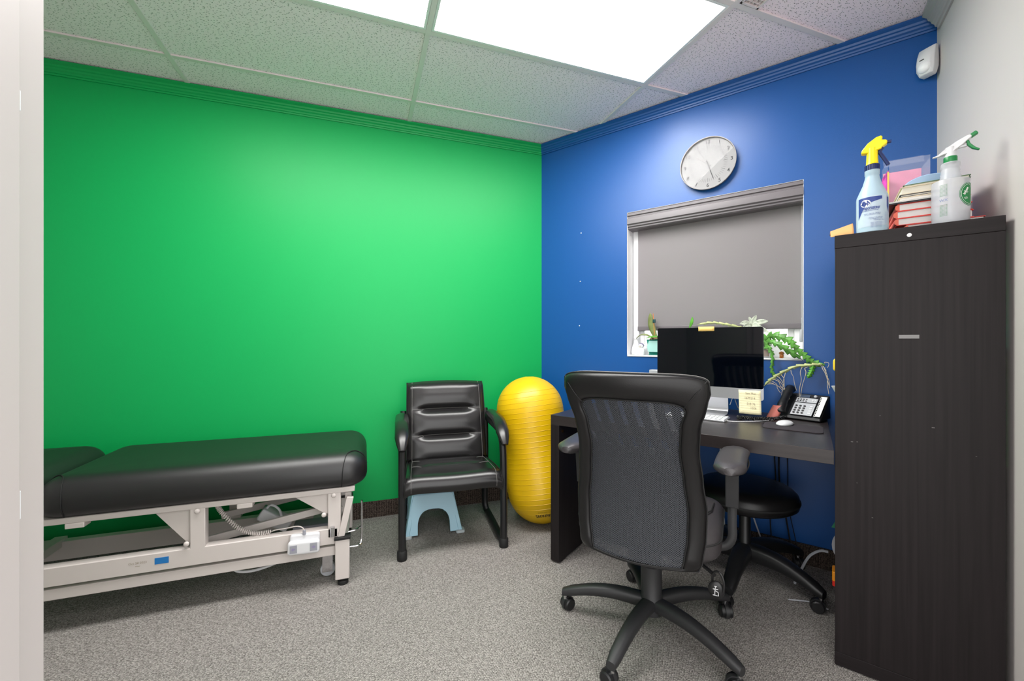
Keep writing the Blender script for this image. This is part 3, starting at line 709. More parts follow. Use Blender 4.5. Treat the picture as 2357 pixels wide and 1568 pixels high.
# ------------------------------------------------------------------ bookcase by the white wall
BR = R(1.4); BZ = 1.527
bc0 = BW(1.727, .757)
BK = root('bookcase', 'tall dark brown open bookcase standing against the white wall', 'bookcase', bc0, PHI - BR)
# local: x = away from the opening (toward the white wall), y = toward the blue wall, origin at the near open corner
DP, WD = .401, .728
MB().box(0, DP, 0, WD, BZ-.046, BZ).build('top_board', 'wood_b', BK, bevel=.0012)
MB().box(0, DP, 0, WD, .004, .050).build('bottom_board', 'wood_b', BK, bevel=.0012)
sd = MB().box(.001, DP, .0005, .045, .0505, BZ-.0465).build('side_panel', 'wood_z', BK, bevel=.001)
MB().box(.001, DP, WD-.045, WD-.0005, .0505, BZ-.0465).build('side_panel', 'wood_z', BK, bevel=.001)
MB().box(.004, DP, WD/2-.008, WD/2+.008, .0505, BZ-.0465).build('divider', 'wood_z', BK, smooth=0)
SH = [.05 + (BZ-.096)*k/4 for k in (1, 2, 3)]
for z in SH:
    for y0, y1 in ((.046, WD/2-.0085), (WD/2+.0085, WD-.046)): MB().box(.004, DP, y0, y1, z-.008, z+.008).build('shelf', 'wood_x', BK, smooth=0)
MB().lathe([(.001, 0), (.0062, .0), (.0062, .0022), (.004, .003), (.001, .003)], 16).xf(Matrix.Translation((.193, 0, 1.499)) @ Matrix.Rotation(PI/2, 4, 'X')).build('screw_cap', 'plastic_white', BK)
tp = MB().box(.168, .2165, -.0006, .0004, 1.161, 1.173).build('tape_strip', 'tape', sd, smooth=0, org=Vector()); tp['label'] = 'strip of clear grey tape'
for x, z, l in ((.045, .80, .006), (.06, .802, .004), (.245, .875, .007), (.12, .90, .003), (.34, .80, .003), (.10, .55, .004), (.06, .66, .003)):
    MB().box(x, x+l, -.0004, .0004, z, z+l*.45).build('scuff', 'scuff', sd, smooth=0, org=Vector())
for z in (1.30, 1.27): MB().cyl((.0, WD-.02, z), (-.001, WD-.02, z), .004).build('shelf_pin', 'chrome', BK)

# slivers of things poking out of the bookcase shelves, in its local frame
def shelf_thing(mb, name, m, label, cat, **k):
    o = mb.build(name, m, None, **k); o.location = bc0; o.rotation_euler = (0, 0, PHI-BR); return tag(o, label, cat)
s1, s2, s3 = SH[0]+.008, SH[1]+.008, SH[2]+.008
shelf_thing(MB().box(.012, .30, .11, .22, s2, s2+.262), 'file_box', 'paper_white', 'white file box inside the bookcase under the yellow container', 'box', bevel=.002)
shelf_thing(MB().box(.030, .30, .25, .345, s2, s2+.158), 'shelf_box', 'book_dark', 'dark box inside the bookcase under the small white bowl', 'box', bevel=.002)
shelf_thing(MB().cushion(-.006, .10, .12, .20, s2+.262, s2+.312, .012, .012), 'yellow_box', 'yellow_plastic', 'yellow container sticking out of the bookcase shelf above the desk phone', 'box')
shelf_thing(MB().lathe([(.03, 0), (.035, .004), (.048, .03), (.05, .034), (.046, .034), (.03, .008), (.002, .006)], 24, (.036, .297, s2+.158)), 'small_bowl', 'ceramic_white', 'small white bowl on the bookcase shelf beside the desk phone', 'bowl')
shelf_thing(MB().box(.014, .36, .055, .345, .0505, .235), 'storage_box', 'book_dark', 'dark storage box in the lowest compartment of the bookcase', 'box', bevel=.003)
shelf_thing(MB().lathe([(.001, 0), (.06, .002), (.074, .008), (.076, .012), (.06, .008), (.001, .006)], 28).xf(Matrix.Translation((.064, .30, .235+.077)) @ Matrix.Rotation(R(80), 4, 'X')), 'grey_dish', 'grey_plastic', 'grey plastic dish rim standing in the lowest bookcase compartment', 'dish')
shelf_thing(MB().cushion(-.008, .06, .09, .15, .235, .29, .006, .004), 'snack_packet', 'packet_red', 'red and orange packet in the lower part of the bookcase', 'packet')
MB().cushion(-.0085, .0605, .0895, .1505, .255, .2905, .006, .003).build('packet_top', 'packet_orange', bpy.data.objects['snack_packet'], org=Vector())
gs = shelf_thing(MB().prism([(-.012, 0), (.08, .0), (.08, .05), (.004, .035)], lambda x, z, y: (x, y, s1+z), .20, .203), 'green_folder', 'sheet_green', 'green folder corner in the bookcase below desk height', 'folder')

# ------------------------------------------------------------------ things on top of the bookcase (blue frame)
def topthing(mb, *a, org, **k): return solo(mb, *a, frame='B', org=org, **k)
# tan envelope curling up at the left end
def env(u, v): s = 1.716 + .066*u; o_ = .73 - .36*v; return (s, -o_, BZ + .002 + (.026+.020*u)*min(1, v*5)**.8 + .050*v)
solo(MB().grid(10, 12, env), 'paper_envelope', 'tan_paper', 'tan paper envelope curling on top of the bookcase by the yellow sprayer', 'envelope', 'B', (1.80, -.6, BZ), solid=.0015)
# stack of books: pages face the camera side, spines to the left
zz = BZ
def book(name, label, th, s0, s1, o0, o1, cover, pages, spine=True, rot=0):
    global zz
    b = rootB(name, label, 'book', (s0+s1)/2, (o0+o1)/2, zz, 'books stacked on the bookcase'); b.rotation_euler.z = PHI + R(rot)
    ct = min(.0022, th*.2)
    MB().box(s0+.004, s1-.004, -o1+.004, -o0-.004, zz+ct, zz+th-ct).build('pages', pages, b, smooth=0)
    MB().box(s0, s1, -o1, -o0, zz, zz+ct).build('cover', cover, b, smooth=0); MB().box(s0, s1, -o1, -o0, zz+th-ct, zz+th-.0001).build('cover', cover, b, smooth=0)
    if spine:
        pr = [(s0+.003, ct), (s0-.004, th*.2), (s0-.006, th*.5), (s0-.004, th*.8), (s0+.003, th-ct)]
        sp_ = MB().prism(pr + [(s0+.006, th-ct), (s0+.006, ct)], lambda x, z, y: (x, y, zz+z), -o1, -o0).build('spine', 'book_coral', b, smooth=60)
        z_ = zz
        text_mesh('T. 1', .010, lambda x, y: (s0-.0068, -o1+.022-y*.8, z_+th/2+x*.6-.000), 'spine_text', 'print_black', b)
    zz += th; return b
book('hardcover_book', 'lowest red hardcover book at the bottom of the stack on the bookcase', .030, 1.925, 2.112, .44, .648, 'book_red', 'pages_white')
book('hardcover_book', 'second red hardcover book from the bottom of the bookcase stack', .025, 1.898, 2.085, .43, .648, 'book_red', 'pages_white', rot=1)
book('hardcover_book', 'third red hardcover book from the bottom of the bookcase stack', .0255, 1.900, 2.085, .43, .648, 'book_red', 'pages_white', rot=-1)
book('hardcover_book', 'topmost red hardcover book of the bookcase stack, under the cream paperbacks', .025, 1.902, 2.08, .43, .645, 'book_red', 'pages_white', rot=.5)
book('magazine', 'black magazine sticking out to the left above the red hardcovers', .005, 1.876, 2.06, .45, .655, 'book_dark', 'book_dark', False, rot=-2)
book('magazine', 'white magazine lying on the black magazine in the book stack', .005, 1.880, 2.06, .45, .652, 'paper_white', 'paper_white', False, rot=-1)
book('paperback_book', 'paperback with white pages just above the two magazines', .014, 1.908, 2.07, .43, .64, 'book_cream', 'pages_white', False)
book('paperback_book', 'thin dark covered paperback in the middle of the book stack', .009, 1.910, 2.07, .43, .64, 'book_dark', 'pages', False)
book('paperback_book', 'thick cream paperback near the top of the book stack', .026, 1.912, 2.07, .43, .64, 'book_cream', 'pages', False)
book('paperback_book', 'thin green covered book on top of the stack', .010, 1.925, 2.088, .43, .63, 'book_green', 'pages', False, rot=-3)
# grey blue rounded case on top
pl = [(-.075 + .15*k/20, .052*math.sqrt(max(0, 1-((k-10)/10)**2))) for k in range(21)]
solo(MB().prism(pl, lambda x, z, y: (2.0+x, y, zz+.0005+z*.85), -.56, -.52), 'rounded_case', 'case_blue', 'pale blue half round case lying on top of the books', 'case', 'B', (2.0, -.54, zz), bevel=.003)
# toy box with a clear front, behind the yellow sprayer
tx = rootB('toy_box', 'pink toy box with a clear plastic top, behind the spray bottles', 'box', 1.96, .36, BZ)
tx.rotation_euler.z = PHI + R(5)
bx0, bx1, by0, by1 = 1.893, 2.015, -.415, -.315; bz1 = 1.862
MB().box(bx0+.003, bx1-.003, by1-.004, by1-.002, BZ, 1.845).build('back_card', 'pink_card', tx, smooth=0)
MB().box(bx0, bx0+.003, by0, by1, BZ, 1.825).build('side_card', 'magenta_card', tx, smooth=0)
MB().box(bx0-.0005, bx0+.004, by0-.001, by0+.004, BZ, 1.82).build('edge_card', 'yellow_card', tx, smooth=0)
m = MB()
m.box(bx0+.004, bx1, by0, by0+.0006, BZ, bz1); m.box(bx1-.0006, bx1, by0, by1, BZ, bz1-.012); m.box(bx0, bx0+.0006, by0, by1, 1.81, bz1)
m.build('clear_cover', 'clear_plastic', tx, smooth=0)
MB().grid(4, 4, lambda u, v: (bx0+(bx1-bx0)*u, by1-.03+.05*v*.3, bz1 + .03*v)).build('clear_flap', 'clear_plastic', tx, smooth=0)
MB().box(1.935, 2.0, -.395, -.36, 1.53, 1.70).build('inner_card', 'pink_card', tx, bevel=.004)

# spray bottles; local -y faces the camera
def arc_text(s, size, rad, z, az, name, m, parent, al='CENTER', bold=0, squash=1):
    return text_mesh(s, size, lambda x, y: ((rad+.0006)*math.sin((x*squash)/rad + az), -(rad+.0006)*math.cos((x*squash)/rad + az), z + y), name, m, parent, al, bold)
def band(mb, rad, a0, a1, zf0, zf1, n=24):
    mb.grid(n, 4, lambda u, v: (lambda a: ((rad)*math.sin(a), -(rad)*math.cos(a), zf0(a) + (zf1(a)-zf0(a))*v))(a0+(a1-a0)*u)); return mb
p1 = BW(1.832, .705, BZ)
Y = root('spray_bottle', 'spray bottle with a yellow trigger head and a blue printed label', 'bottle', p1, face_cam(p1))
MB().lathe([(.002, .0), (.040, .0), (.043, .004), (.0435, .05), (.0435, .122), (.0425, .130), (.036, .147), (.026, .172), (.020, .196), (.019, .204), (.0205, .207), (.0205, .222)], 40).build('bottle_body', 'milky_blue', Y)
MB().lathe([(.001, .002), (.0405, .003), (.0415, .06), (.0412, .1), (.001, .1)], 32).build('liquid', 'milky_blue', Y)
m = MB()
for k in range(20):
    a = 2*PI*k/20; m.bar((.0195*math.cos(a), .0195*math.sin(a), .222), (.0195*math.cos(a), .0195*math.sin(a), .240), .004, .003, (math.cos(a), math.sin(a), 0))
m.lathe([(.018, .220), (.0195, .221), (.0195, .241), (.015, .243)], 24).build('collar', 'spray_navy', Y)
MB().lathe([(.0175, .243), (.0165, .247), (.0155, .275), (.0155, .300)], 24).build('sprayer_neck', 'spray_yellow', Y)
hp = [(-.030, .286), (-.028, .296), (-.012, .318), (.010, .334), (.024, .337), (.027, .331), (.025, .321), (.036, .318), (.040, .312), (.038, .305), (.026, .296), (.024, .290), (.012, .288), (.0, .280), (-.010, .283)]
MB().prism(hp, lambda x, z, y: (x, y*(1 - .35*max(0, (z-.31)/.03)), z), -.013, .013).build('sprayer_head', 'spray_yellow', Y, bevel=.003)
MB().cyl((.037, 0, .312), (.050, 0, .311), .006, .005).build('nozzle', 'spray_navy', Y)
MB().tube(smooth_path([(.026, 0, .297), (.020, 0, .283), (.026, 0, .268), (.036, 0, .246), (.042, 0, .232)], 5), [.006]*5+[.0055]*16, 8, flat=1).build('trigger', 'spray_navy', Y)
rad = .0439
lb = band(MB(), rad, -1.0, 1.25, lambda a: .02, lambda a: .124).build('label', 'label_film', Y, smooth=180)
band(MB(), rad+.0003, -.95, .62, lambda a: .098 - .050*max(0, (-.35-a)/.6) + .012*min(1, max(0, (a+.35)/.9)), lambda a: .121).build('label_stripe', 'label_navy', lb, smooth=180)
band(MB(), rad+.0003, 1.02, 1.25, lambda a: .085 - .1*(a-1.02), lambda a: .118).build('label_stripe', 'label_navy', lb, smooth=180)
ang = [2*PI*k/28 for k in range(28)]
MB().add([(lambda a: ((rad+.0007)*math.sin(a), -(rad+.0007)*math.cos(a), .101+.0125*math.sin(t)))(-.42+.33*math.cos(t)) for t in ang], [tuple(range(28))]).build('logo_oval', 'paper_white', lb, smooth=0, fix=False)
arc_text("Zep", .0165, rad+.0008, .101, -.42, 'logo_text', 'label_navy', lb, bold=.0004)
arc_text('Vaporisateur', .0165, rad+.0003, .0835, -.06, 'label_text', 'label_navy', lb, bold=.0004, squash=.56)
arc_text('à usage professionnel', .0062, rad+.0003, .075, -.15, 'label_text', 'label_navy', lb, squash=.85)
for z, a, s_ in ((.064, .0, 'nettoyer - dégraisser - désinfecter'), (.060, .0, 'pour toutes les surfaces lavables'), (.049, .22, 'graduated bottle with scale'), (.045, .24, 'bouteille graduée en ml'), (.040, .42, 'VOLUME NET 946 ml')):
    arc_text(s_, .0042, rad+.0003, z, a, 'label_text', 'label_navy', lb, squash=.8)
for k in range(7): arc_text('mélanger et vaporiser la surface', .0034, rad+.0003, .033-k*.0028, .25, 'label_text', 'label_grey', lb, squash=.7)
for k in range(9): arc_text('directions for use', .0034, rad+.0003, .064-k*.0042, .98, 'label_text', 'label_grey', lb, squash=.62)

p2 = BW(2.024, .70, BZ)
W_ = root('spray_bottle', 'clear spray bottle with a white and green trigger head and green round label', 'bottle', p2, face_cam(p2))
MB().lathe([(.002, .0), (.041, .0), (.0435, .004), (.044, .05), (.044, .138), (.0425, .142), (.0255, .146), (.0255, .150), (.024, .154), (.0245, .158), (.0228, .162), (.0235, .166), (.022, .170), (.0226, .174), (.0212, .178), (.021, .184), (.0225, .188), (.0225, .199), (.020, .202)], 40).build('bottle_body', 'milky_plastic', W_)
MB().lathe([(.001, .002), (.0425, .003), (.0428, .038), (.001, .038)], 32).build('liquid', 'milky_plastic', W_)
MB().cyl((0, 0, .03), (0, 0, .2), .003).build('dip_tube', 'milky_plastic', W_)
MB().lathe([(.0155, .202), (.0162, .204), (.0162, .219), (.0155, .221)], 28).build('collar', 'spray_green', W_)
MB().lathe([(.0148, .221), (.0135, .226), (.0118, .240), (.0118, .252)], 20).build('sprayer_neck', 'plastic_white', W_)
hp = [(-.040, .228), (-.041, .231), (-.028, .235), (-.012, .248), (.012, .264), (.036, .276), (.044, .277), (.047, .270), (.040, .264), (.028, .252), (.012, .240), (.004, .232), (-.014, .232), (-.026, .229)]
MB().prism(hp, lambda x, z, y: (x, y*(.45 if x < -.02 else 1), z), -.0105, .0105).build('sprayer_head', 'plastic_white', W_, bevel=.003)
MB().bar((.043, 0, .2725), (.058, 0, .282), .015, .011).build('nozzle', 'spray_green', W_, bevel=.002)
MB().bar((.018, 0, .247), (.036, 0, .247), .010, .007).build('plunger', 'plastic_white', W_, bevel=.002)
MB().prism([(.034, .262), (.040, .263), (.044, .250), (.054, .236), (.064, .227), (.061, .224), (.047, .233), (.037, .246)], lambda x, z, y: (x, y, z), -.006, .006).build('trigger', 'spray_green', W_, bevel=.0015)
rad = .0443; az = 1.12
cl = MB(); pts = [(lambda a, z: (rad*math.sin(a), -rad*math.cos(a), z))(az+.62*math.cos(t), .088+.034*math.sin(t)) for t in ang]
lbl = band(MB(), rad, az-.62, az+.62, lambda a: .088-.034*math.sqrt(max(0, 1-((a-az)/.62)**2)), lambda a: .088+.034*math.sqrt(max(0, 1-((a-az)/.62)**2))).build('round_label', 'spray_green', W_, smooth=180)
MB().tube([Vector((rad*math.sin(az+.66*math.cos(t)), -rad*math.cos(az+.66*math.cos(t)), .088+.0365*math.sin(t))) for t in ang], .0006, 4, closed=True).build('label_ring', 'spray_green', lbl)
def tilted(st, size, da, z, deg, **k):
    c_, s_ = math.cos(R(deg)), math.sin(R(deg))
    def fn(x, y): X = x*c_ - y*s_; Z = x*s_ + y*c_; a = az + da + X/rad; return ((rad+.0007)*math.sin(a), -(rad+.0007)*math.cos(a), z+Z)
    text_mesh(st, size, fn, 'logo_text', 'paper_white', lbl, **k)
tilted('infuse', .011, -.27, .097, 62, bold=.0004); tilted('by', .006, -.16, .094, 62)
for k in range(5): tilted('refill bottle', .0024, -.30+k*.02, .077-k*.0012, 20)
MB().tube([Vector(((rad+.0005)*math.sin(az+.56*math.cos(t)), -(rad+.0005)*math.cos(az+.56*math.cos(t)), .088+.0305*math.sin(t))) for t in ang], .0004, 4, closed=True).build('label_ring', 'paper_white', lbl)
for zc in (.108, .044):
    for k in range(9): arc_text('graduated ml oz refill', .0042, rad, zc-k*.0042+.016, -.35, 'label_text', 'spray_green', W_, squash=.5)
arc_text('WX', .012, rad, .075, -.35, 'label_text', 'label_grey', W_)

# ------------------------------------------------------------------ all-in-one computer on the desk
MC = rootB('computer', 'silver all in one computer with a dark screen on the desk', 'computer', 1.197, .22, DZ)
mo = .245; ms0, ms1, mz0, mz1 = .938, 1.459, .856, 1.222; chin = .912
rt_ = R(1.0)
def front(x, z): return (x, -mo - (x-1.197)*math.tan(rt_), z)
poly = [(x, z) for x, z in rrect(ms0, ms1, mz0, mz1, .012, 5)]
def shell(k, d): return [(1.197+(x-1.197)*k, front(x, z)[1]+d, (mz0+mz1)/2+(z-(mz0+mz1)/2)*k) for x, z in poly]
MB().loft([shell(1, .001), shell(1, .006), shell(.9, .016), shell(.6, .034), shell(.2, .04)]).build('housing', 'aluminium', MC)
sc_p = [(x, z) for x, z in rrect(ms0, ms1, chin, mz1, .011, 5)]
MB().loft([[Vector(front(x, z)) for x, z in sc_p], [Vector(front(x, z)) + Vector((0, .0015, 0)) for x, z in sc_p]]).build('screen', 'screen_glass', MC, smooth=0)
cp = rrect(ms0, ms1, mz0, chin+.004, .010, 5)
ch_ = MB().loft([[Vector(front(x, z)) + Vector((0, .0004, 0)) for x, z in cp], [Vector(front(x, z)) + Vector((0, .004, 0)) for x, z in cp]]).build('chin', 'aluminium', MC, smooth=0)
ap = [(0, -.011), (.003, -.0118), (.006, -.0105), (.0085, -.006), (.0093, -.002), (.0070, .0005), (.0066, .004), (.0085, .0068), (.006, .0085), (.003, .0085), (0, .0075), (-.003, .0085), (-.006, .0083), (-.0088, .0055), (-.0095, .0), (-.0085, -.005), (-.006, -.010), (-.003, -.0118)]
m = MB(); m.add([Vector(front(1.198+x, .883+z)) + Vector((0, -.0006, 0)) for x, z in ap], [tuple(range(len(ap)))])
lf = [(.0005, .0095), (.0012, .0125), (.0045, .0155), (.0042, .0125), (.002, .010)]
m.add([Vector(front(1.198+x, .883+z)) + Vector((0, -.0006, 0)) for x, z in lf], [tuple(range(5))]); m.build('logo', 'logo_black', ch_, smooth=0, fix=False)
# stand: bent sheet of aluminium
sw = .095
path = [(-.115, .001), (-.113, .006)] ; st_prof = smooth_path([(0, .330, .004), (0, .25, .004), (0, .205, .006), (0, .186, .02), (0, .188, .06), (0, .205, .15), (0, .212, .24)], 6)
MB().loft([[(1.197+sx*sw, -q.y + dy, DZ+q.z + dz) for sx, dy, dz in ((-1, 0, 0), (1, 0, 0), (1, .004, -.003), (-1, .004, -.003))] for q in st_prof]).build('stand', 'aluminium', MC, bevel=.001)
# paper notes stuck on it
solo(MB().grid(6, 1, lambda u, v: (1.158+.078*u, -mo-.003-.001*math.sin(u*PI), 1.203+.024*v)), 'sticky_note', 'note_yellow', 'small yellow sticky note strip on top of the computer screen', 'note', 'B', (1.197, -mo, 1.21), solid=.0006)
nt_ = rootB('paper_note', 'yellow handwritten paper note hanging from the computer', 'note', 1.40, mo+.01, .79)
def npt(u, v): return (1.349 + .097*u + .006*(1-v), -mo-.004-.022*(1-v)**1.5, .788 + .116*v)
MB().grid(8, 8, npt).build('sheet', 'note_paper', nt_, solid=.0005)
def nw(x, y): q = npt(.5+x, .5+y); return (q[0], q[1]-.0012, q[2])
for k in range(9): MB().tube([nw(-.48+.96*t/8, .34-.1*k) for t in range(9)], .00022, 4).build('ruled_line', 'pencil', nt_)
text_mesh('Sam Mun', .13, lambda x, y: nw(x+.05, y+.36), 'handwriting', 'pencil', nt_); text_mesh('1679214', .14, lambda x, y: nw(x, y+.16), 'handwriting', 'pencil', nt_)
text_mesh('518 76', .14, lambda x, y: nw(x+.05, y-.08), 'handwriting', 'pencil', nt_); text_mesh('1506', .14, lambda x, y: nw(x+.15, y-.25), 'handwriting', 'pencil', nt_)

# keyboard, mouse, mouse pad
kb = rootB('keyboard', 'white slim computer keyboard on the desk behind the chair', 'keyboard', 1.18, .39, DZ)
kb.rotation_euler.z = PHI + R(-1)
MB().cushion(1.035, 1.325, -.450, -.325, DZ, DZ+.009, .01, .003).build('keyboard_base', 'aluminium', kb)
m = MB()
for r_ in range(5):
    for c_ in range(14):
        x = 1.042 + c_*.0199; y = -.445 + r_*.0235; m.box(x, x+.017, y, y+.0195, DZ+.009, DZ+.0115)
o = m.build('keys', 'plastic_white', kb, smooth=0); o['kind'] = 'stuff'
solo(MB().cushion(1.474, 1.696, -.478, -.315, DZ, DZ+.004, .025, .0015), 'mouse_pad', 'mouse_pad', 'dark rounded mouse pad at the right end of the desk', 'mouse pad', 'B', (1.585, -.40, DZ))
solo(MB().lathe([(.001, 0), (.9, 0), (.98, .12), (1, .25), (.93, .5), (.75, .75), (.45, .93), (.001, 1)], 28).xf(Matrix.Translation((1.553, -.36, DZ+.004)) @ Matrix.Rotation(R(-20), 4, 'Z') @ Matrix.Diagonal((.030, .052, .020, 1))), 'computer_mouse', 'plastic_white', 'white computer mouse lying on the mouse pad', 'mouse', 'B', (1.553, -.36, DZ+.004), smooth=60)

# ------------------------------------------------------------------ desk phone
PH = rootB('desk_phone', 'black and silver office desk phone with handset by the bookcase', 'phone', 1.615, .11, DZ)
PT = Matrix.Translation((1.600, -.178, DZ+.004)) @ Matrix.Rotation(R(-15), 4, 'Z') @ Matrix.Diagonal((1.08, 1.08, .96, 1))
fz = lambda y: .018 + y*.80                                         # slope of the phone's face, y runs back
def on(y, h=0): return (y, fz(y)+h)
# body wedge
MB().prism([(0, 0), (.14, 0), (.135, .118), (.005, .016)], lambda y, z, x: PT @ Vector((x, y, z)), -.098, .080).build('phone_body', 'phone_black', PH, bevel=.005)
def slab(nm, x0, x1, y0, y1, mt, h=.002, par=None, bev=.0008):
    m = MB(); nrm = Vector((0, -.62, .78)); c = []
    for hh in (.0, h):
        c.append([PT @ (Vector((x, y, fz(y)-.002)) + nrm*(hh+.0035)) for x, y in ((x0, y0), (x1, y0), (x1, y1), (x0, y1))])
    return m.loft(c).build(nm, mt, par or PH, bevel=bev)
slab('face_plate', -.038, .045, .006, .072, 'phone_silver'); slab('face_strip', -.038, .045, .076, .100, 'phone_silver')
slab('display', -.034, .010, .103, .118, 'lcd'); 
for r_ in range(4):
    for c_ in range(3):
        x = -.026 + c_*.016; y = .016 + r_*.0125
        c0 = PT @ (Vector((x, y, fz(y)-.002)) + Vector((0, -.62, .78))*.005); c1 = c0 + (PT.to_3x3() @ Vector((0, -.62, .78)))*.0035
        MB().tube([c0, c1], [.0058, .005], 12).build('key', 'phone_key', PH)
for c_ in range(4):
    for r_ in range(2): slab('function_key', -.033+c_*.011, -.027+c_*.011, .080+r_*.009, .084+r_*.009, 'phone_key', .004)
for r_ in range(4): slab('function_key', .027, .038, .014+r_*.012, .021+r_*.012, 'plastic_white', .004)
for c_ in range(2): slab('function_key', .025+c_*.009, .031+c_*.009, .082, .092, 'plastic_white', .004)
slab('label_strip', .052, .076, .006, .114, 'paper_white')
for r_ in range(12): slab('line_key', .0535, .0575, .010+r_*.0085, .015+r_*.0085, 'phone_key', .004)
q = PT @ (Vector((.032, .111, fz(.111)-.002)) + Vector((0, -.62, .78))*.0055)
MB().ball(q, .008, .008, .008, 14, 8).build('nav_key', 'phone_silver', PH)
hs = [PT @ (Vector((-.072, y, fz(y))) + Vector((0, -.62, .78))*h) for y, h in ((-.002, .012), (.012, .024), (.045, .032), (.085, .032), (.125, .026), (.14, .012))]
MB().tube(smooth_path(hs, 5), [.017, .021, .023, .0235] + [.021]*6 + [.018]*6 + [.021]*5 + [.0235]*3 + [.021, .016], 14, flat=.75).build('handset', 'phone_black', PH)
# coiled handset cord bunched on the desk
base = smooth_path([(1.355, -.30, DZ+.008), (1.37, -.33, DZ+.009), (1.40, -.315, DZ+.012), (1.43, -.335, DZ+.010), (1.45, -.30, DZ+.009), (1.48, -.27, DZ+.009), (1.51, -.235, DZ+.009), (1.545, -.175, DZ+.012)], 26); pts = []
for i, p in enumerate(base):
    a = i*1.15; t = (base[min(i+1, len(base)-1)]-base[max(i-1, 0)]).normalized(); n1 = Vector((0, 0, 1)); n2 = t.cross(n1); pts.append(p + n1*(.0068*math.cos(a)) + n2*(.0075*math.sin(a)))
MB().tube(pts, .0022, 5).build('coiled_cord', 'cable_black', PH)
base2 = [p + Vector((.01, -.012, .004)) for p in smooth_path([(1.36, -.305, DZ+.008), (1.40, -.33, DZ+.009), (1.44, -.31, DZ+.012), (1.49, -.29, DZ+.009)], 26)]; pts = []
for i, p in enumerate(base2):
    a = i*1.15+1; pts.append(p + Vector((.004*math.sin(a), .0075*math.sin(a), .0068*math.cos(a))))
MB().tube(pts, .0022, 5).build('coiled_cord', 'cable_black', PH)
# folded red card leaning on the phone
rc = MB(); rc.grid(6, 6, lambda u, v: (1.463+.048*u+.028*v, -.185+.025*v-.012*math.sin(u*PI), DZ+.002+.062*v-.006*u*(1-v)))
solo(rc, 'red_card', 'card_red', 'folded red card leaning against the desk phone', 'card', 'B', (1.48, -.18, DZ), solid=.0008)
MB().tube(smooth_path([(1.325, -.42, DZ+.004), (1.37, -.40, DZ+.003), (1.46, -.31, DZ+.003), (1.50, -.23, DZ+.003), (1.52, -.12, DZ+.003)], 6), .002, 6).build('cable', 'cable_white', kb, org=Vector((1.18, -.39, DZ)))
solo(MB().box(.842, .905, -.10, -.05, DZ, DZ+.21), 'grey_box', 'grey_plastic', 'small grey upright box on the desk behind the computer', 'box', 'B', (.87, -.07, DZ), bevel=.005)
m = MB().tube(smooth_path([(1.30, -.19, DZ+.05), (1.315, -.17, DZ+.09), (1.33, -.13, DZ+.03), (1.36, -.10, DZ+.012), (1.43, -.06, DZ+.004)], 6), .002, 6)
solo(m, 'computer_cable', 'cable_white', 'thin white cable behind the computer on the desk', 'cable', 'B', (1.36, -.12, DZ))

# ------------------------------------------------------------------ plants and figurines on the window sill (blue frame, y into the wall)
SZ = WZ0 + .01
def leaf(mb, base, tip, width, bend=(0, 0, .02), side=None, n=10, fold=.15):
    b = Vector(base); t = Vector(tip); d = t-b; sd_ = Vector(side) if side else d.cross(Vector((0, 1, 0))); sd_.normalize(); bd = Vector(bend); nn = d.cross(sd_).normalized()
    def fn(u, v):
        w_ = width/2*math.sin(PI*min(1, (.06+.94*u)))**.7; x = v*2-1
        return b + d*u + bd*math.sin(PI*u) + sd_*(w_*x) + nn*(abs(x)*w_*fold)
    return mb.grid(n, 4, fn)
OR = rootB('potted_orchid', 'orchid with thick leaves in a faceted teal pot on the window sill', 'plant', .83, -.045, SZ)
ox, oy = .835, .035
bq = .030; tq = .052; hh = .105
def sq(r, z, tw=0): return [(ox + r*math.cos(R(45+90*k)+tw)*1.414, oy + r*math.sin(R(45+90*k)+tw)*1.0, z) for k in range(4)]
pot = MB().loft([sq(.034, SZ), sq(.030, SZ+.012), sq(.043, SZ+.095), sq(.043, SZ+.1), sq(.040, SZ+.1), sq(.036, SZ+.085)]).build('pot', 'pot_teal', OR, smooth=0, bevel=.001)
MB().add([(ox-.030, oy-.0425, SZ+.022), (ox+.034, oy-.0425, SZ+.022), (ox+.046, oy-.0445, SZ+.092), (ox-.024, oy-.0445, SZ+.092), (ox-.036, oy-.0435, SZ+.055)], [(0, 1, 2, 3, 4)]).build('pot_facet', 'pot_shine', pot, smooth=0, solid=.001, org=ORG[OR.name])  # front facet painted pale to show its shine
m = MB()
for k in range(46):
    a = random.random()*6.28; r_ = .036*math.sqrt(random.random()); m.ball((ox+r_*math.cos(a)*1.1, oy+r_*math.sin(a)*.8, SZ+.096+random.random()*.012), .006+random.random()*.004, .005, .004, 6, 4)
o = m.build('bark_chips', 'bark', OR); o['kind'] = 'stuff'
leaf(MB(), (ox+.01, oy, SZ+.1), (ox-.030, oy+.0, 1.332), .042, (-.012, 0, 0), (1, 0, .1)).build('leaf', 'leaf_olive', OR, solid=.004)
leaf(MB(), (ox-.0, oy-.01, SZ+.105), (ox-.115, oy-.02, 1.165), .035, (-.01, 0, .03), (0, 1, .2)).build('leaf', 'leaf_olive', OR, solid=.004)
leaf(MB(), (ox-.045, oy-.03, SZ+.108), (ox+.05, oy-.055, SZ+.115), .03, (0, -.01, .005), (0, 1, .3)).build('leaf', 'leaf_green', OR, solid=.004)
MB().cyl((ox+.0, oy, SZ+.09), (ox-.012, oy, 1.325), .0022).build('stake', 'stake', OR)
MB().cushion(ox-.014, ox+.004, oy-.007, oy+.005, 1.265, 1.288, .003, .003).build('clip', 'clip_dark', OR)
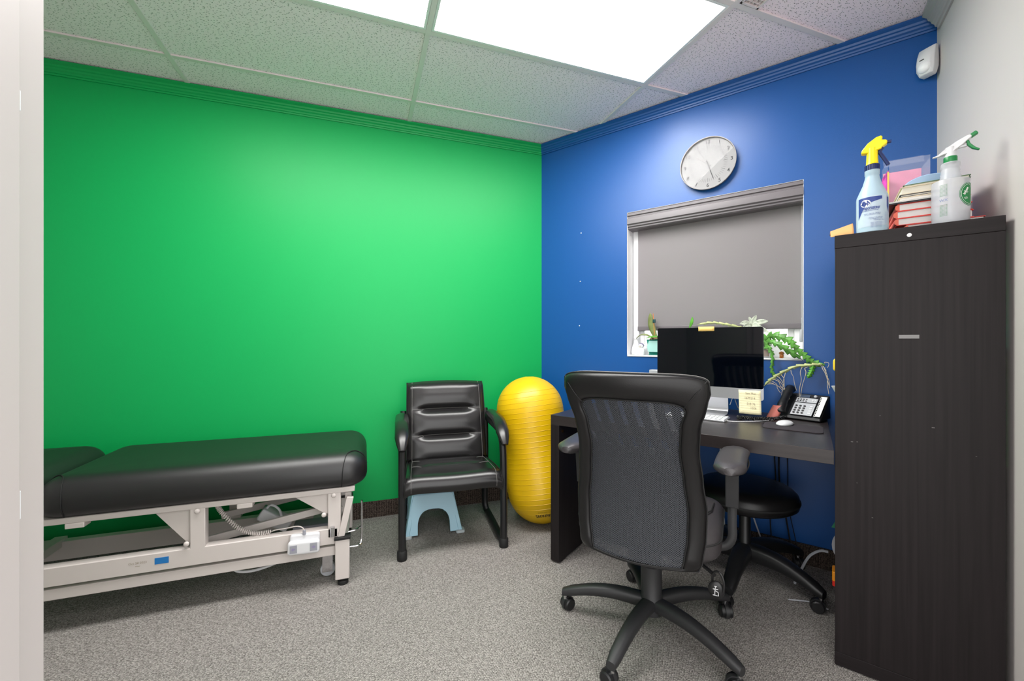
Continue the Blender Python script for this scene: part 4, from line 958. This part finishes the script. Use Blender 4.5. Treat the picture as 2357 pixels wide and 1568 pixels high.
# penguin figurine
PG = rootB('penguin_figurine', 'small white and lilac penguin figurine beside the teal pot', 'figurine', .742, -.04, SZ)
MB().lathe([(.002, 0), (.020, 0), (.026, .014), (.024, .032), (.016, .044), (.002, .046)], 18, (.742, .04, SZ)).build('figure_body', 'ceramic_white', PG)
MB().ball((.742, .04, SZ+.056), .018, .017, .017).build('head', 'ceramic_white', PG)
MB().ball((.742, .045, SZ+.061), .0195, .017, .016).build('hood', 'penguin_grey', PG)
for dx in (-.006, .006): MB().ball((.742+dx, .0235, SZ+.058), .0022, n=8, m=5).build('eye', 'rubber', PG)
MB().cyl((.742, .024, SZ+.053), (.742, .017, SZ+.052), .003, .0008, 8).build('beak', 'stake', PG)
MB().lathe([(.002, 0), (.020, 0), (.022, .008), (.014, .014), (.002, .015)], 14, (.714, .012, SZ)).build('foot', 'ceramic_white', PG)
# white figurine against the left reveal
WF = rootB('white_figurine', 'white ceramic figurine against the left side of the window recess', 'figurine', .695, -.075, SZ)
MB().lathe([(.002, 0), (.028, 0), (.030, .02), (.024, .05), (.014, .08), (.010, .095), (.002, .098)], 18, (.700, .066, SZ)).build('figure_body', 'ceramic_white', WF)
MB().ball((.702, .07, SZ+.112), .017, .016, .019).build('head', 'ceramic_white', WF)
for dx in (-.008, .008): MB().ball((.702+dx, .07, SZ+.133), .006, .005, .012).build('ear', 'ceramic_white', WF)
# little brown dog figurine
DG = rootB('dog_figurine', 'tiny brown dog figurine on the right of the window sill', 'figurine', 1.515, -.01, SZ)
MB().ball((1.515, .01, SZ+.012), .010, .009, .012).build('figure_body', 'dog_brown', DG)
MB().ball((1.515, .006, SZ+.028), .0095, .009, .008).build('head', 'dog_brown', DG)
for dx in (-1, 1):
    MB().ball((1.515+dx*.009, .007, SZ+.026), .0035, .004, .007, 8, 5).build('ear', 'bark', DG); MB().ball((1.515+dx*.006, .0, SZ+.0035), .004, .006, .0035, 8, 5).build('paw', 'dog_brown', DG)
    MB().ball((1.515+dx*.0035, -.0025, SZ+.030), .0013, n=6, m=4).build('eye', 'rubber', DG)
# trailing cactus with saw-edged flat stems
CT = rootB('trailing_cactus', 'trailing cactus with flat saw edged stems hanging from the window sill', 'plant', 1.44, -.04, SZ)
MB().lathe([(.002, 0), (.026, 0), (.034, .05), (.036, .055), (.032, .055), (.024, .006), (.002, .005)], 22, (1.432, .045, SZ)).build('pot', 'clear_plastic', CT)
MB().lathe([(.002, .006), (.022, .007), (.029, .044), (.002, .048)], 18, (1.432, .045, SZ)).build('soil', 'bark', CT)
def saw(pts, width, mt, teeth=9, up=(0, 0, 1), n=22):
    P_ = smooth_path(pts, n); m = MB(); rows = []
    for i, p in enumerate(P_):
        t = (P_[min(i+1, len(P_)-1)]-P_[max(i-1, 0)]).normalized(); s = Vector((0, -1, 0)).cross(t).normalized(); f = i/(len(P_)-1)
        ph = (f*teeth) % 1; w_ = width*.62*(.36+.64*ph)*(min(1, f*9+.25))*(min(1, (1-f)*7+.12)); ph2 = (f*teeth+.5) % 1; w2 = width*.62*(.36+.64*ph2)*(min(1, f*9+.25))*(min(1, (1-f)*7+.12))
        rows.append([p - s*w2, p - s*w2*.3 + Vector((0, -.003, 0)), p + Vector((0, -.005, 0)), p + s*w_*.3 + Vector((0, -.003, 0)), p + s*w_])
    m.loft(rows, caps=False, cyc=False); return m.build('cactus_stem', mt, CT, solid=.0018, smooth=30)
saw([(1.432, .04, 1.11), (1.45, .0, 1.165), (1.49, -.03, 1.178), (1.54, -.04, 1.160), (1.575, -.045, 1.135)], .045, 'cactus_green', 7)
saw([(1.555, -.045, 1.155), (1.585, -.05, 1.11), (1.62, -.05, 1.075), (1.65, -.05, 1.045), (1.70, -.05, 1.03)], .034, 'cactus_green', 8)
saw([(1.43, .04, 1.11), (1.46, -.01, 1.145), (1.50, -.035, 1.135), (1.55, -.04, 1.10), (1.60, -.04, 1.06)], .035, 'cactus_green', 7)
saw([(1.69, -.055, 1.035), (1.64, -.06, 1.030), (1.58, -.06, 1.020), (1.52, -.06, .985), (1.47, -.05, .945), (1.44, -.05, .91)], .018, 'cactus_pale', 9)
saw([(1.43, .03, 1.10), (1.46, -.03, 1.12), (1.478, -.04, 1.06), (1.475, -.04, 1.0), (1.49, -.04, .95)], .018, 'cactus_green', 9)
saw([(1.655, -.06, 1.03), (1.645, -.06, .995), (1.63, -.06, .965)], .024, 'leaf_green', 5)
saw([(1.43, .04, 1.11), (1.435, -.01, 1.15), (1.465, -.03, 1.10), (1.485, -.035, 1.075)], .022, 'cactus_green', 6)
saw([(1.38, .04, 1.19), (1.32, .03, 1.225), (1.24, .02, 1.247), (1.17, .02, 1.257), (1.09, .02, 1.248)], .016, 'cactus_pale', 9)
random.seed(11)
for (x, y, z, dx, l) in ((1.69, -.055, 1.03, .05, .14), (1.68, -.055, 1.03, .06, .11), (1.70, -.055, 1.02, .03, .10), (1.63, -.06, 1.02, -.03, .15), (1.61, -.06, 1.02, -.01, .17), (1.56, -.06, 1.0, .02, .10), (1.54, -.06, .99, -.02, .12), (1.52, -.06, .98, .01, .13), (1.50, -.06, .965, .05, .10), (1.48, -.06, .95, .06, .09), (1.47, -.055, .94, .04, .06), (1.46, -.05, .93, .08, .07), (1.70, -.055, 1.04, .035, .02), (1.49, -.05, .955, .07, .11), (1.45, -.05, .92, .09, .03)):
    dx = min(dx, 1.715-x) if x > 1.6 else dx
    p = [(x, y, z)]
    for k in range(1, 6): t = k/5; p.append((x+dx*t+random.uniform(-.006, .006), y-.012*t, z-l*t*t*.6-l*.4*t+.012*math.sin(t*PI)))
    MB().tube(smooth_path(p, 4), [.0016]*10+[.0012]*11, 5).build('aerial_root', 'root', CT)
# silver leaved plant behind the computer
SP = rootB('silver_leaf_plant', 'pale silver leaved plant showing above the computer screen', 'plant', 1.38, -.06, SZ)
MB().lathe([(.002, 0), (.024, 0), (.032, .06), (.028, .06), (.002, .05)], 18, (1.36, .062, SZ)).build('pot', 'ceramic_white', SP)
MB().tube(smooth_path([(1.36, .07, 1.1), (1.365, .06, 1.17), (1.372, .04, 1.235)], 6), .003, 6).build('stem', 'leaf_silver', SP)
for tip, wd in (((1.398, .02, 1.292), .022), ((1.36, .03, 1.285), .016), ((1.455, .01, 1.258), .030), ((1.315, .02, 1.25), .030), ((1.42, -.01, 1.222), .034), ((1.44, .0, 1.205), .026), ((1.465, .01, 1.19), .020), ((1.335, -.01, 1.225), .028)):
    leaf(MB(), (1.373, .04, 1.236), tip, wd, (0, 0, .008), None, 8, .3).build('leaf', 'leaf_silver', SP, solid=.0015)
GL = rootB('small_plant', 'single upright green leaf behind the middle of the computer', 'plant', 1.045, -.04, SZ)
MB().lathe([(.002, 0), (.020, 0), (.028, .05), (.025, .05), (.002, .042)], 18, (1.04, .05, SZ)).build('pot', 'ceramic_white', GL)
MB().tube(smooth_path([(1.04, .05, SZ+.04), (1.038, .045, 1.18), (1.043, .04, 1.235)], 5), .002, 6).build('stem', 'leaf_green', GL)
leaf(MB(), (1.042, .04, 1.23), (1.060, .035, 1.297), .018, (.004, 0, 0), (1, 0, -.2)).build('leaf', 'leaf_green', GL, solid=.0012)

# ------------------------------------------------------------------ office chair (local +y = the way it faces)
OC = root('office_chair', 'black mesh back office chair with padded arms in front of the desk', 'chair', (-.18, -1.49, 0), R(41.6-90))
PB = 'plastic_soft'
def star_base(par, ang0, hub_r, reach, z_hub, z_end, w0, w1, h0, h1, mt, arch=.012, n=5, dia=.05, flat=False):
    for k in range(n):
        a = R(ang0 + 72*k); d = Vector((math.cos(a), math.sin(a), 0)); s = Vector((-d.y, d.x, 0)); rings = []
        for i in range(11):
            t = i/10; c = d*(hub_r*.4 + (reach-hub_r*.4)*t) + Vector((0, 0, z_hub + (z_end-z_hub)*t**1.6 + arch*math.sin(PI*t))); w_ = w0 + (w1-w0)*t; h_ = h0 + (h1-h0)*t
            if i == 10: w_ *= .8; h_ *= .8
            rings.append([c + s*(w_/2*math.copysign(abs(math.cos(q))**.7, math.cos(q))) + Vector((0, 0, h_/2*math.copysign(abs(math.sin(q))**.7, math.sin(q)))) for q in [2*PI*j/14 for j in range(14)]])
        lg = MB().loft(rings).build('base_leg', mt, par, smooth=50)
        e = d*(reach-.012); ca_ = a + R(25 + 70*((k*37) % 5)/5); cdv = Vector((math.cos(ca_), math.sin(ca_), 0)); cs = Vector((-cdv.y, cdv.x, 0))
        ctr = e - cdv*.012 + Vector((0, 0, dia/2))
        for sgn in (-1, 1):
            prof = [ctr + cs*(sgn*.008), ctr + cs*(sgn*.024)]
            MB().tube([prof[0], prof[0]*.25+prof[1]*.75, prof[1]], [dia/2, dia/2, dia/2*.82], 20).build('caster_wheel', 'plastic_black', lg, org=ORG[par.name])
        MB().tube([ctr - cs*.007, ctr + cs*.007], dia/2+.004, 16).build('caster_hood', mt, lg, org=ORG[par.name])
        MB().cyl(e + Vector((0, 0, dia*.9)), e + Vector((0, 0, z_end)), .008, n=10).build('caster_stem', 'chrome', lg, org=ORG[par.name])
star_base(OC, 67-(41.6-90), .04, .362, .112, .074, .058, .042, .054, .036, PB, .018)
MB().lathe([(.03, .07), (.043, .075), (.045, .10), (.043, .14), (.040, .145), (.040, .262), (.036, .266), (.034, .262)], 28).build('column_cover', PB, OC)
MB().lathe([(.033, .25), (.033, .335), (.025, .34), (.025, .40)], 24).build('gas_lift', 'plastic_black', OC)
MB().cushion(-.10, .10, -.13, .12, .375, .415, .03, .01).build('tilt_mechanism', 'plastic_black', OC)
def seatf(x, y, z): return (x, y, z - .02*max(0, (y-.12)/.14)**2)
sm = MB().cushion(-.255, .255, -.225, .262, .405, .505, .11, .045, dome=.012, n=8, k=6, reb=.03, fn=seatf).build('seat', 'leather_grey', OC, smooth=60)
MB().tube([Vector((x, y, .47 - .02*max(0, (y-.12)/.14)**2)) for x, y in rrect(-.2555, .2555, -.2255, .2625, .11, 8)], .003, 6, closed=True).build('seam', 'seam_dark', sm)
for sx in (-1, 1): MB().tube([(sx*.12, -.16, .5175), (sx*.18, -.08, .516), (sx*.215, .02, .510), (sx*.22, .12, .5055)], .0025, 6).build('seam', 'seam_dark', sm)
# backrest
def half_w(z):                                                       # outline half width by height
    pts = [(.405, .190), (.43, .203), (.52, .214), (.60, .216), (.70, .205), (.80, .196), (.88, .201), (.95, .220), (1.0, .232), (1.03, .226)]
    for (a, b), (c, d) in zip(pts, pts[1:]):
        if z <= c: t = max(0, (z-a)/(c-a)); t = t*t*(3-2*t); return b + (d-b)*t
    return pts[-1][1]
def back_y(x, z):
    t = max(0, (z-.43)/.61)
    return -.285 - .11*t**1.2 + .035*math.sin(PI*min(1, t*1.15))*1.0 + .05*(x/.22)**2 - .01
def outline(inset_s, inset_t, inset_b, n=26):
    zt = 1.045-inset_t; zb = .412+inset_b; out = []
    zs_ = [zb + (zt-.03-zb)*k/n for k in range(n+1)]
    for z in zs_: out.append((half_w(z)-inset_s, z))
    xr = half_w(zs_[-1])-inset_s
    for k in range(1, 20):
        a = PI*k/20; out.append((xr*math.copysign(abs(math.cos(a))**.5, math.cos(a)), zs_[-1] + (.030 + .006)*math.sin(a)**.6))
    for z in reversed(zs_): out.append((-(half_w(z)-inset_s), z))
    xb = half_w(zb)-inset_s
    for k in range(1, 14): out.append((-xb + 2*xb*k/14, zb - .006*math.sin(PI*k/14)))
    return out
O_ = outline(0, 0, 0); I_ = outline(.052, .085, .006); rings = []
for (ox_, oz), (ix, iz) in zip(O_, I_):
    co = Vector((ox_, back_y(ox_, oz), oz)); ci = Vector((ix, back_y(ix, iz), iz)); mid = (co+ci)/2; hw_ = (co-ci)/2; nrm = Vector((0, 1, 0))
    th = .028 if oz > .43 else .014
    rings.append([mid + hw_*math.copysign(abs(math.cos(q))**.6, math.cos(q)) + nrm*(th*math.copysign(abs(math.sin(q))**.8, math.sin(q))) for q in [2*PI*j/16 for j in range(16)]])
bf = MB().loft(rings, closed=True).build('back_frame', 'leather', OC, smooth=55)
# seams across the top corners and piping along the rim
for sx in (-1, 1):
    ia = [p for p in I_ if p[0]*sx > 0 and p[1] > .90]; q0 = max(ia, key=lambda p: p[1]*1 + abs(p[0])*.9); q1 = max([p for p in O_ if p[0]*sx > 0], key=lambda p: p[1]*.8 + abs(p[0]))
    MB().tube([Vector((q0[0]+(q1[0]-q0[0])*t/8, 0, q0[1]+(q1[1]-q0[1])*t/8)) + Vector((0, back_y(q0[0]+(q1[0]-q0[0])*t/8, q0[1]+(q1[1]-q0[1])*t/8) - .027*math.sin(PI*(t+1)/10)**.6, 0)) for t in range(9)], .0018, 5).build('seam', 'seam_dark', bf)
MB().tube([Vector((x, back_y(x, z)-.004, z)) + Vector((x, 0, z-.74)).normalized()*.001 for x, z in O_], .003, 6, closed=True).build('piping', 'seam_dark', bf)
MB().tube([Vector((x, back_y(x, z)-.012, z)) for x, z in I_], .003, 6, closed=True).build('piping', 'seam_dark', bf)
MB().tube([Vector((x*1.0, back_y(x, z)+.020, z+.002)) for x, z in O_ if z > .99], .0016, 5).build('stitching', 'stitch', bf)
# mesh panel: fan between the inner outline and the centre line
def inner_w(z): return max(.02, half_w(z)-.046)
def meshp(u, v): z = .416 + (.963-.416)*v; x = (u*2-1)*(inner_w(z) - .03*max(0, (v-.9)/.1)**2); return (x, back_y(x, z) - .010 + .003*math.sin(PI*v), z)
MB().grid(24, 30, meshp).build('mesh_panel', 'mesh_fabric', bf, solid=0, smooth=180)
# front side of the back: padded lower part and slanted ribs higher up
def pad(u, v): z = .44 + .36*v; x = (u*2-1)*(inner_w(z)+.004); return (x, back_y(x, z) + .020 - .006*math.sin(PI*v), z)
MB().grid(16, 16, pad).build('lumbar_pad', 'plastic_black', OC, solid=.006, smooth=180)
for k in range(9):
    x0 = -.20 + k*.047
    p = []
    for j in range(9):
        t = j/8; z = .79 + .19*t; x = x0 + .05*(1-t)**1.6; p.append(Vector((max(-.175, min(.175, x)), back_y(x, z)+.016, z)))
    MB().tube(p, .0145, 8, flat=.35, up=(0, 1, 0)).build('back_rib', 'plastic_black', OC)
MB().tube(smooth_path([(0, -.12, .39), (0, -.24, .40), (0, -.272, .47), (0, -.265, .56)], 6), .03, 10, flat=.4, up=(0, 0, 1)).build('back_bracket', 'plastic_black', OC)
# arms
for s in (-1, 1):
    rings = []
    for k in range(17):
        t = k/16; y = -.215 + .365*t; x = s*(.280 + .020*t*t); z = .732 - .012*t + .004*math.sin(PI*t); en = min(1, (.12+t*7)**.5, (.10+(1-t)*7)**.5); hw_ = .050*en; th = .022*min(1, (.3+t*8)**.5, (.3+(1-t)*8)**.5)
        rings.append([(x + hw_*math.copysign(abs(math.cos(q))**.75, math.cos(q)), y, z + th*math.sin(q)) for q in [2*PI*j/18 for j in range(18)]])
    ap_ = MB().loft(rings).build('arm_pad', 'leather_grey', OC, smooth=60)
    MB().tube([(s*.287 + .0505*math.cos(q), -.033 + .178*math.sin(q), .722) for q in [2*PI*j/28 for j in range(28)]], .003, 5, closed=True).build('seam', 'seam_dark', ap_)
    MB().prism([(-.045, .715), (.062, .715), (.045, .545), (-.018, .545)], lambda y, z, x: (s*.285+x, y+.005, z), -.022, .022).build('arm_sleeve', PB, OC, bevel=.003)
    MB().tube(smooth_path([(s*.285, .018, .60), (s*.285, .018, .48), (s*.283, .018, .42), (s*.25, .015, .385), (s*.16, .01, .382), (s*.08, .0, .385)], 5), .016, 10, flat=.6, up=(0, 1, 0)).build('arm_bar', PB, OC)
    MB().box(s*.285-.030, s*.285+.030, .045, .075, .672, .690).build('arm_button', PB, OC, bevel=.003)
# height lever with a paddle
lv = MB().tube(smooth_path([(.08, -.02, .385), (.18, -.10, .365), (.235, -.14, .35)], 5), .006, 8).build('height_lever', 'plastic_black', OC)
MB().tube([Vector((.245, -.155, .335 + .0)) + Vector((.018*math.cos(q), -.010*math.cos(q), .038*math.sin(q))) for q in [2*PI*j/24 for j in range(24)]], .004, 6, closed=True).build('paddle_ring', 'plastic_black', lv)
MB().ball((.240, -.158, .312), .026, .010, .030).build('paddle', 'plastic_black', lv)
fc = Vector((.240, -.1688, .312))
m = MB()
for a, b in (((-.006, .016), (.002, .016)), ((-.002, .016), (-.004, .002)), ((-.010, .006), (.006, .008)), ((-.004, .002), (.006, -.002)), ((.006, -.002), (.007, -.014)), ((-.004, .0), (-.004, -.014)), ((-.010, -.014), (.004, -.014))):
    m.bar(fc + Vector((a[0], 0, a[1])), fc + Vector((b[0], 0, b[1])), .002, .001, (0, 1, 0))
m.build('icon', 'plastic_white', lv)

# ------------------------------------------------------------------ round stool under the desk
SX, SY = .50, -1.33
RS = root('rolling_stool', 'round black rolling stool pushed under the desk', 'stool', (SX, SY, 0))
MB().lathe([(.002, .362), (.15, .362), (.205, .366), (.222, .378), (.226, .40), (.220, .428), (.20, .446), (.15, .455), (.08, .459), (.002, .46)], 44).build('seat', 'leather', RS, smooth=60)
MB().lathe([(.228, .398), (.2285, .402), (.228, .406), (.2255, .402)], 44).build('piping', 'seam_dark', RS)
MB().lathe([(.10, .352), (.10, .362), (.002, .362), (.002, .352)], 20).build('seat_plate', 'plastic_black', RS)
MB().lathe([(.013, .30), (.013, .356)], 18).build('gas_lift', 'chrome', RS)
MB().lathe([(.034, .08), (.036, .12), (.026, .14), (.026, .335), (.024, .34)], 24).build('column_cover', 'plastic_black', RS)
star_base(RS, -78, .05, .335, .125, .078, .088, .052, .088, .042, 'plastic_black', .02)

# ------------------------------------------------------------------ cables under the desk
def cable(label, pts, mt, r_=.0032):
    p = [U*a - N*b + Vector((0, 0, c)) for a, b, c in pts]
    solo(MB().tube(smooth_path(p, 7), r_, 6), 'cable', mt, label, 'cable', 'W', tuple(p[-1]), 'cables under the desk')
cable('black cable hanging nearest the chair under the desk', [(1.49, -.06, .715), (1.488, -.05, .55), (1.492, -.05, .40), (1.47, -.06, .25), (1.475, -.07, .12), (1.48, -.09, .006)], 'cable_black')
cable('middle black cable of the three hanging under the desk', [(1.505, -.055, .715), (1.507, -.05, .55), (1.51, -.05, .42), (1.53, -.06, .30), (1.56, -.08, .12), (1.59, -.12, .006)], 'cable_black', .004)
cable('thin dark cable hanging closest to the bookcase under the desk', [(1.525, -.03, .715), (1.54, -.025, .60), (1.545, -.03, .48), (1.55, -.05, .30), (1.58, -.07, .14), (1.61, -.12, .006)], 'cable_black', .0022)
cable('grey cable sloping down to the carpet behind the stool', [(1.36, -.04, .30), (1.40, -.06, .18), (1.44, -.08, .08), (1.475, -.12, .006)], 'grey_plastic', .004)
cable('grey cable running from the bookcase foot to the carpet', [(1.712, -.20, .17), (1.68, -.20, .165), (1.64, -.21, .13), (1.61, -.24, .07), (1.585, -.26, .006)], 'grey_plastic', .006)
cable('white cable standing up behind the office chair under the desk', [(1.235, -.05, .70), (1.23, -.05, .55), (1.225, -.06, .40), (1.25, -.08, .2), (1.27, -.12, .006)], 'cable_white', .004)
cable('grey cord lying on the carpet by the bookcase foot', [(1.712, -.40, .006), (1.66, -.38, .006), (1.61, -.40, .006), (1.57, -.42, .006)], 'grey_plastic', .003)
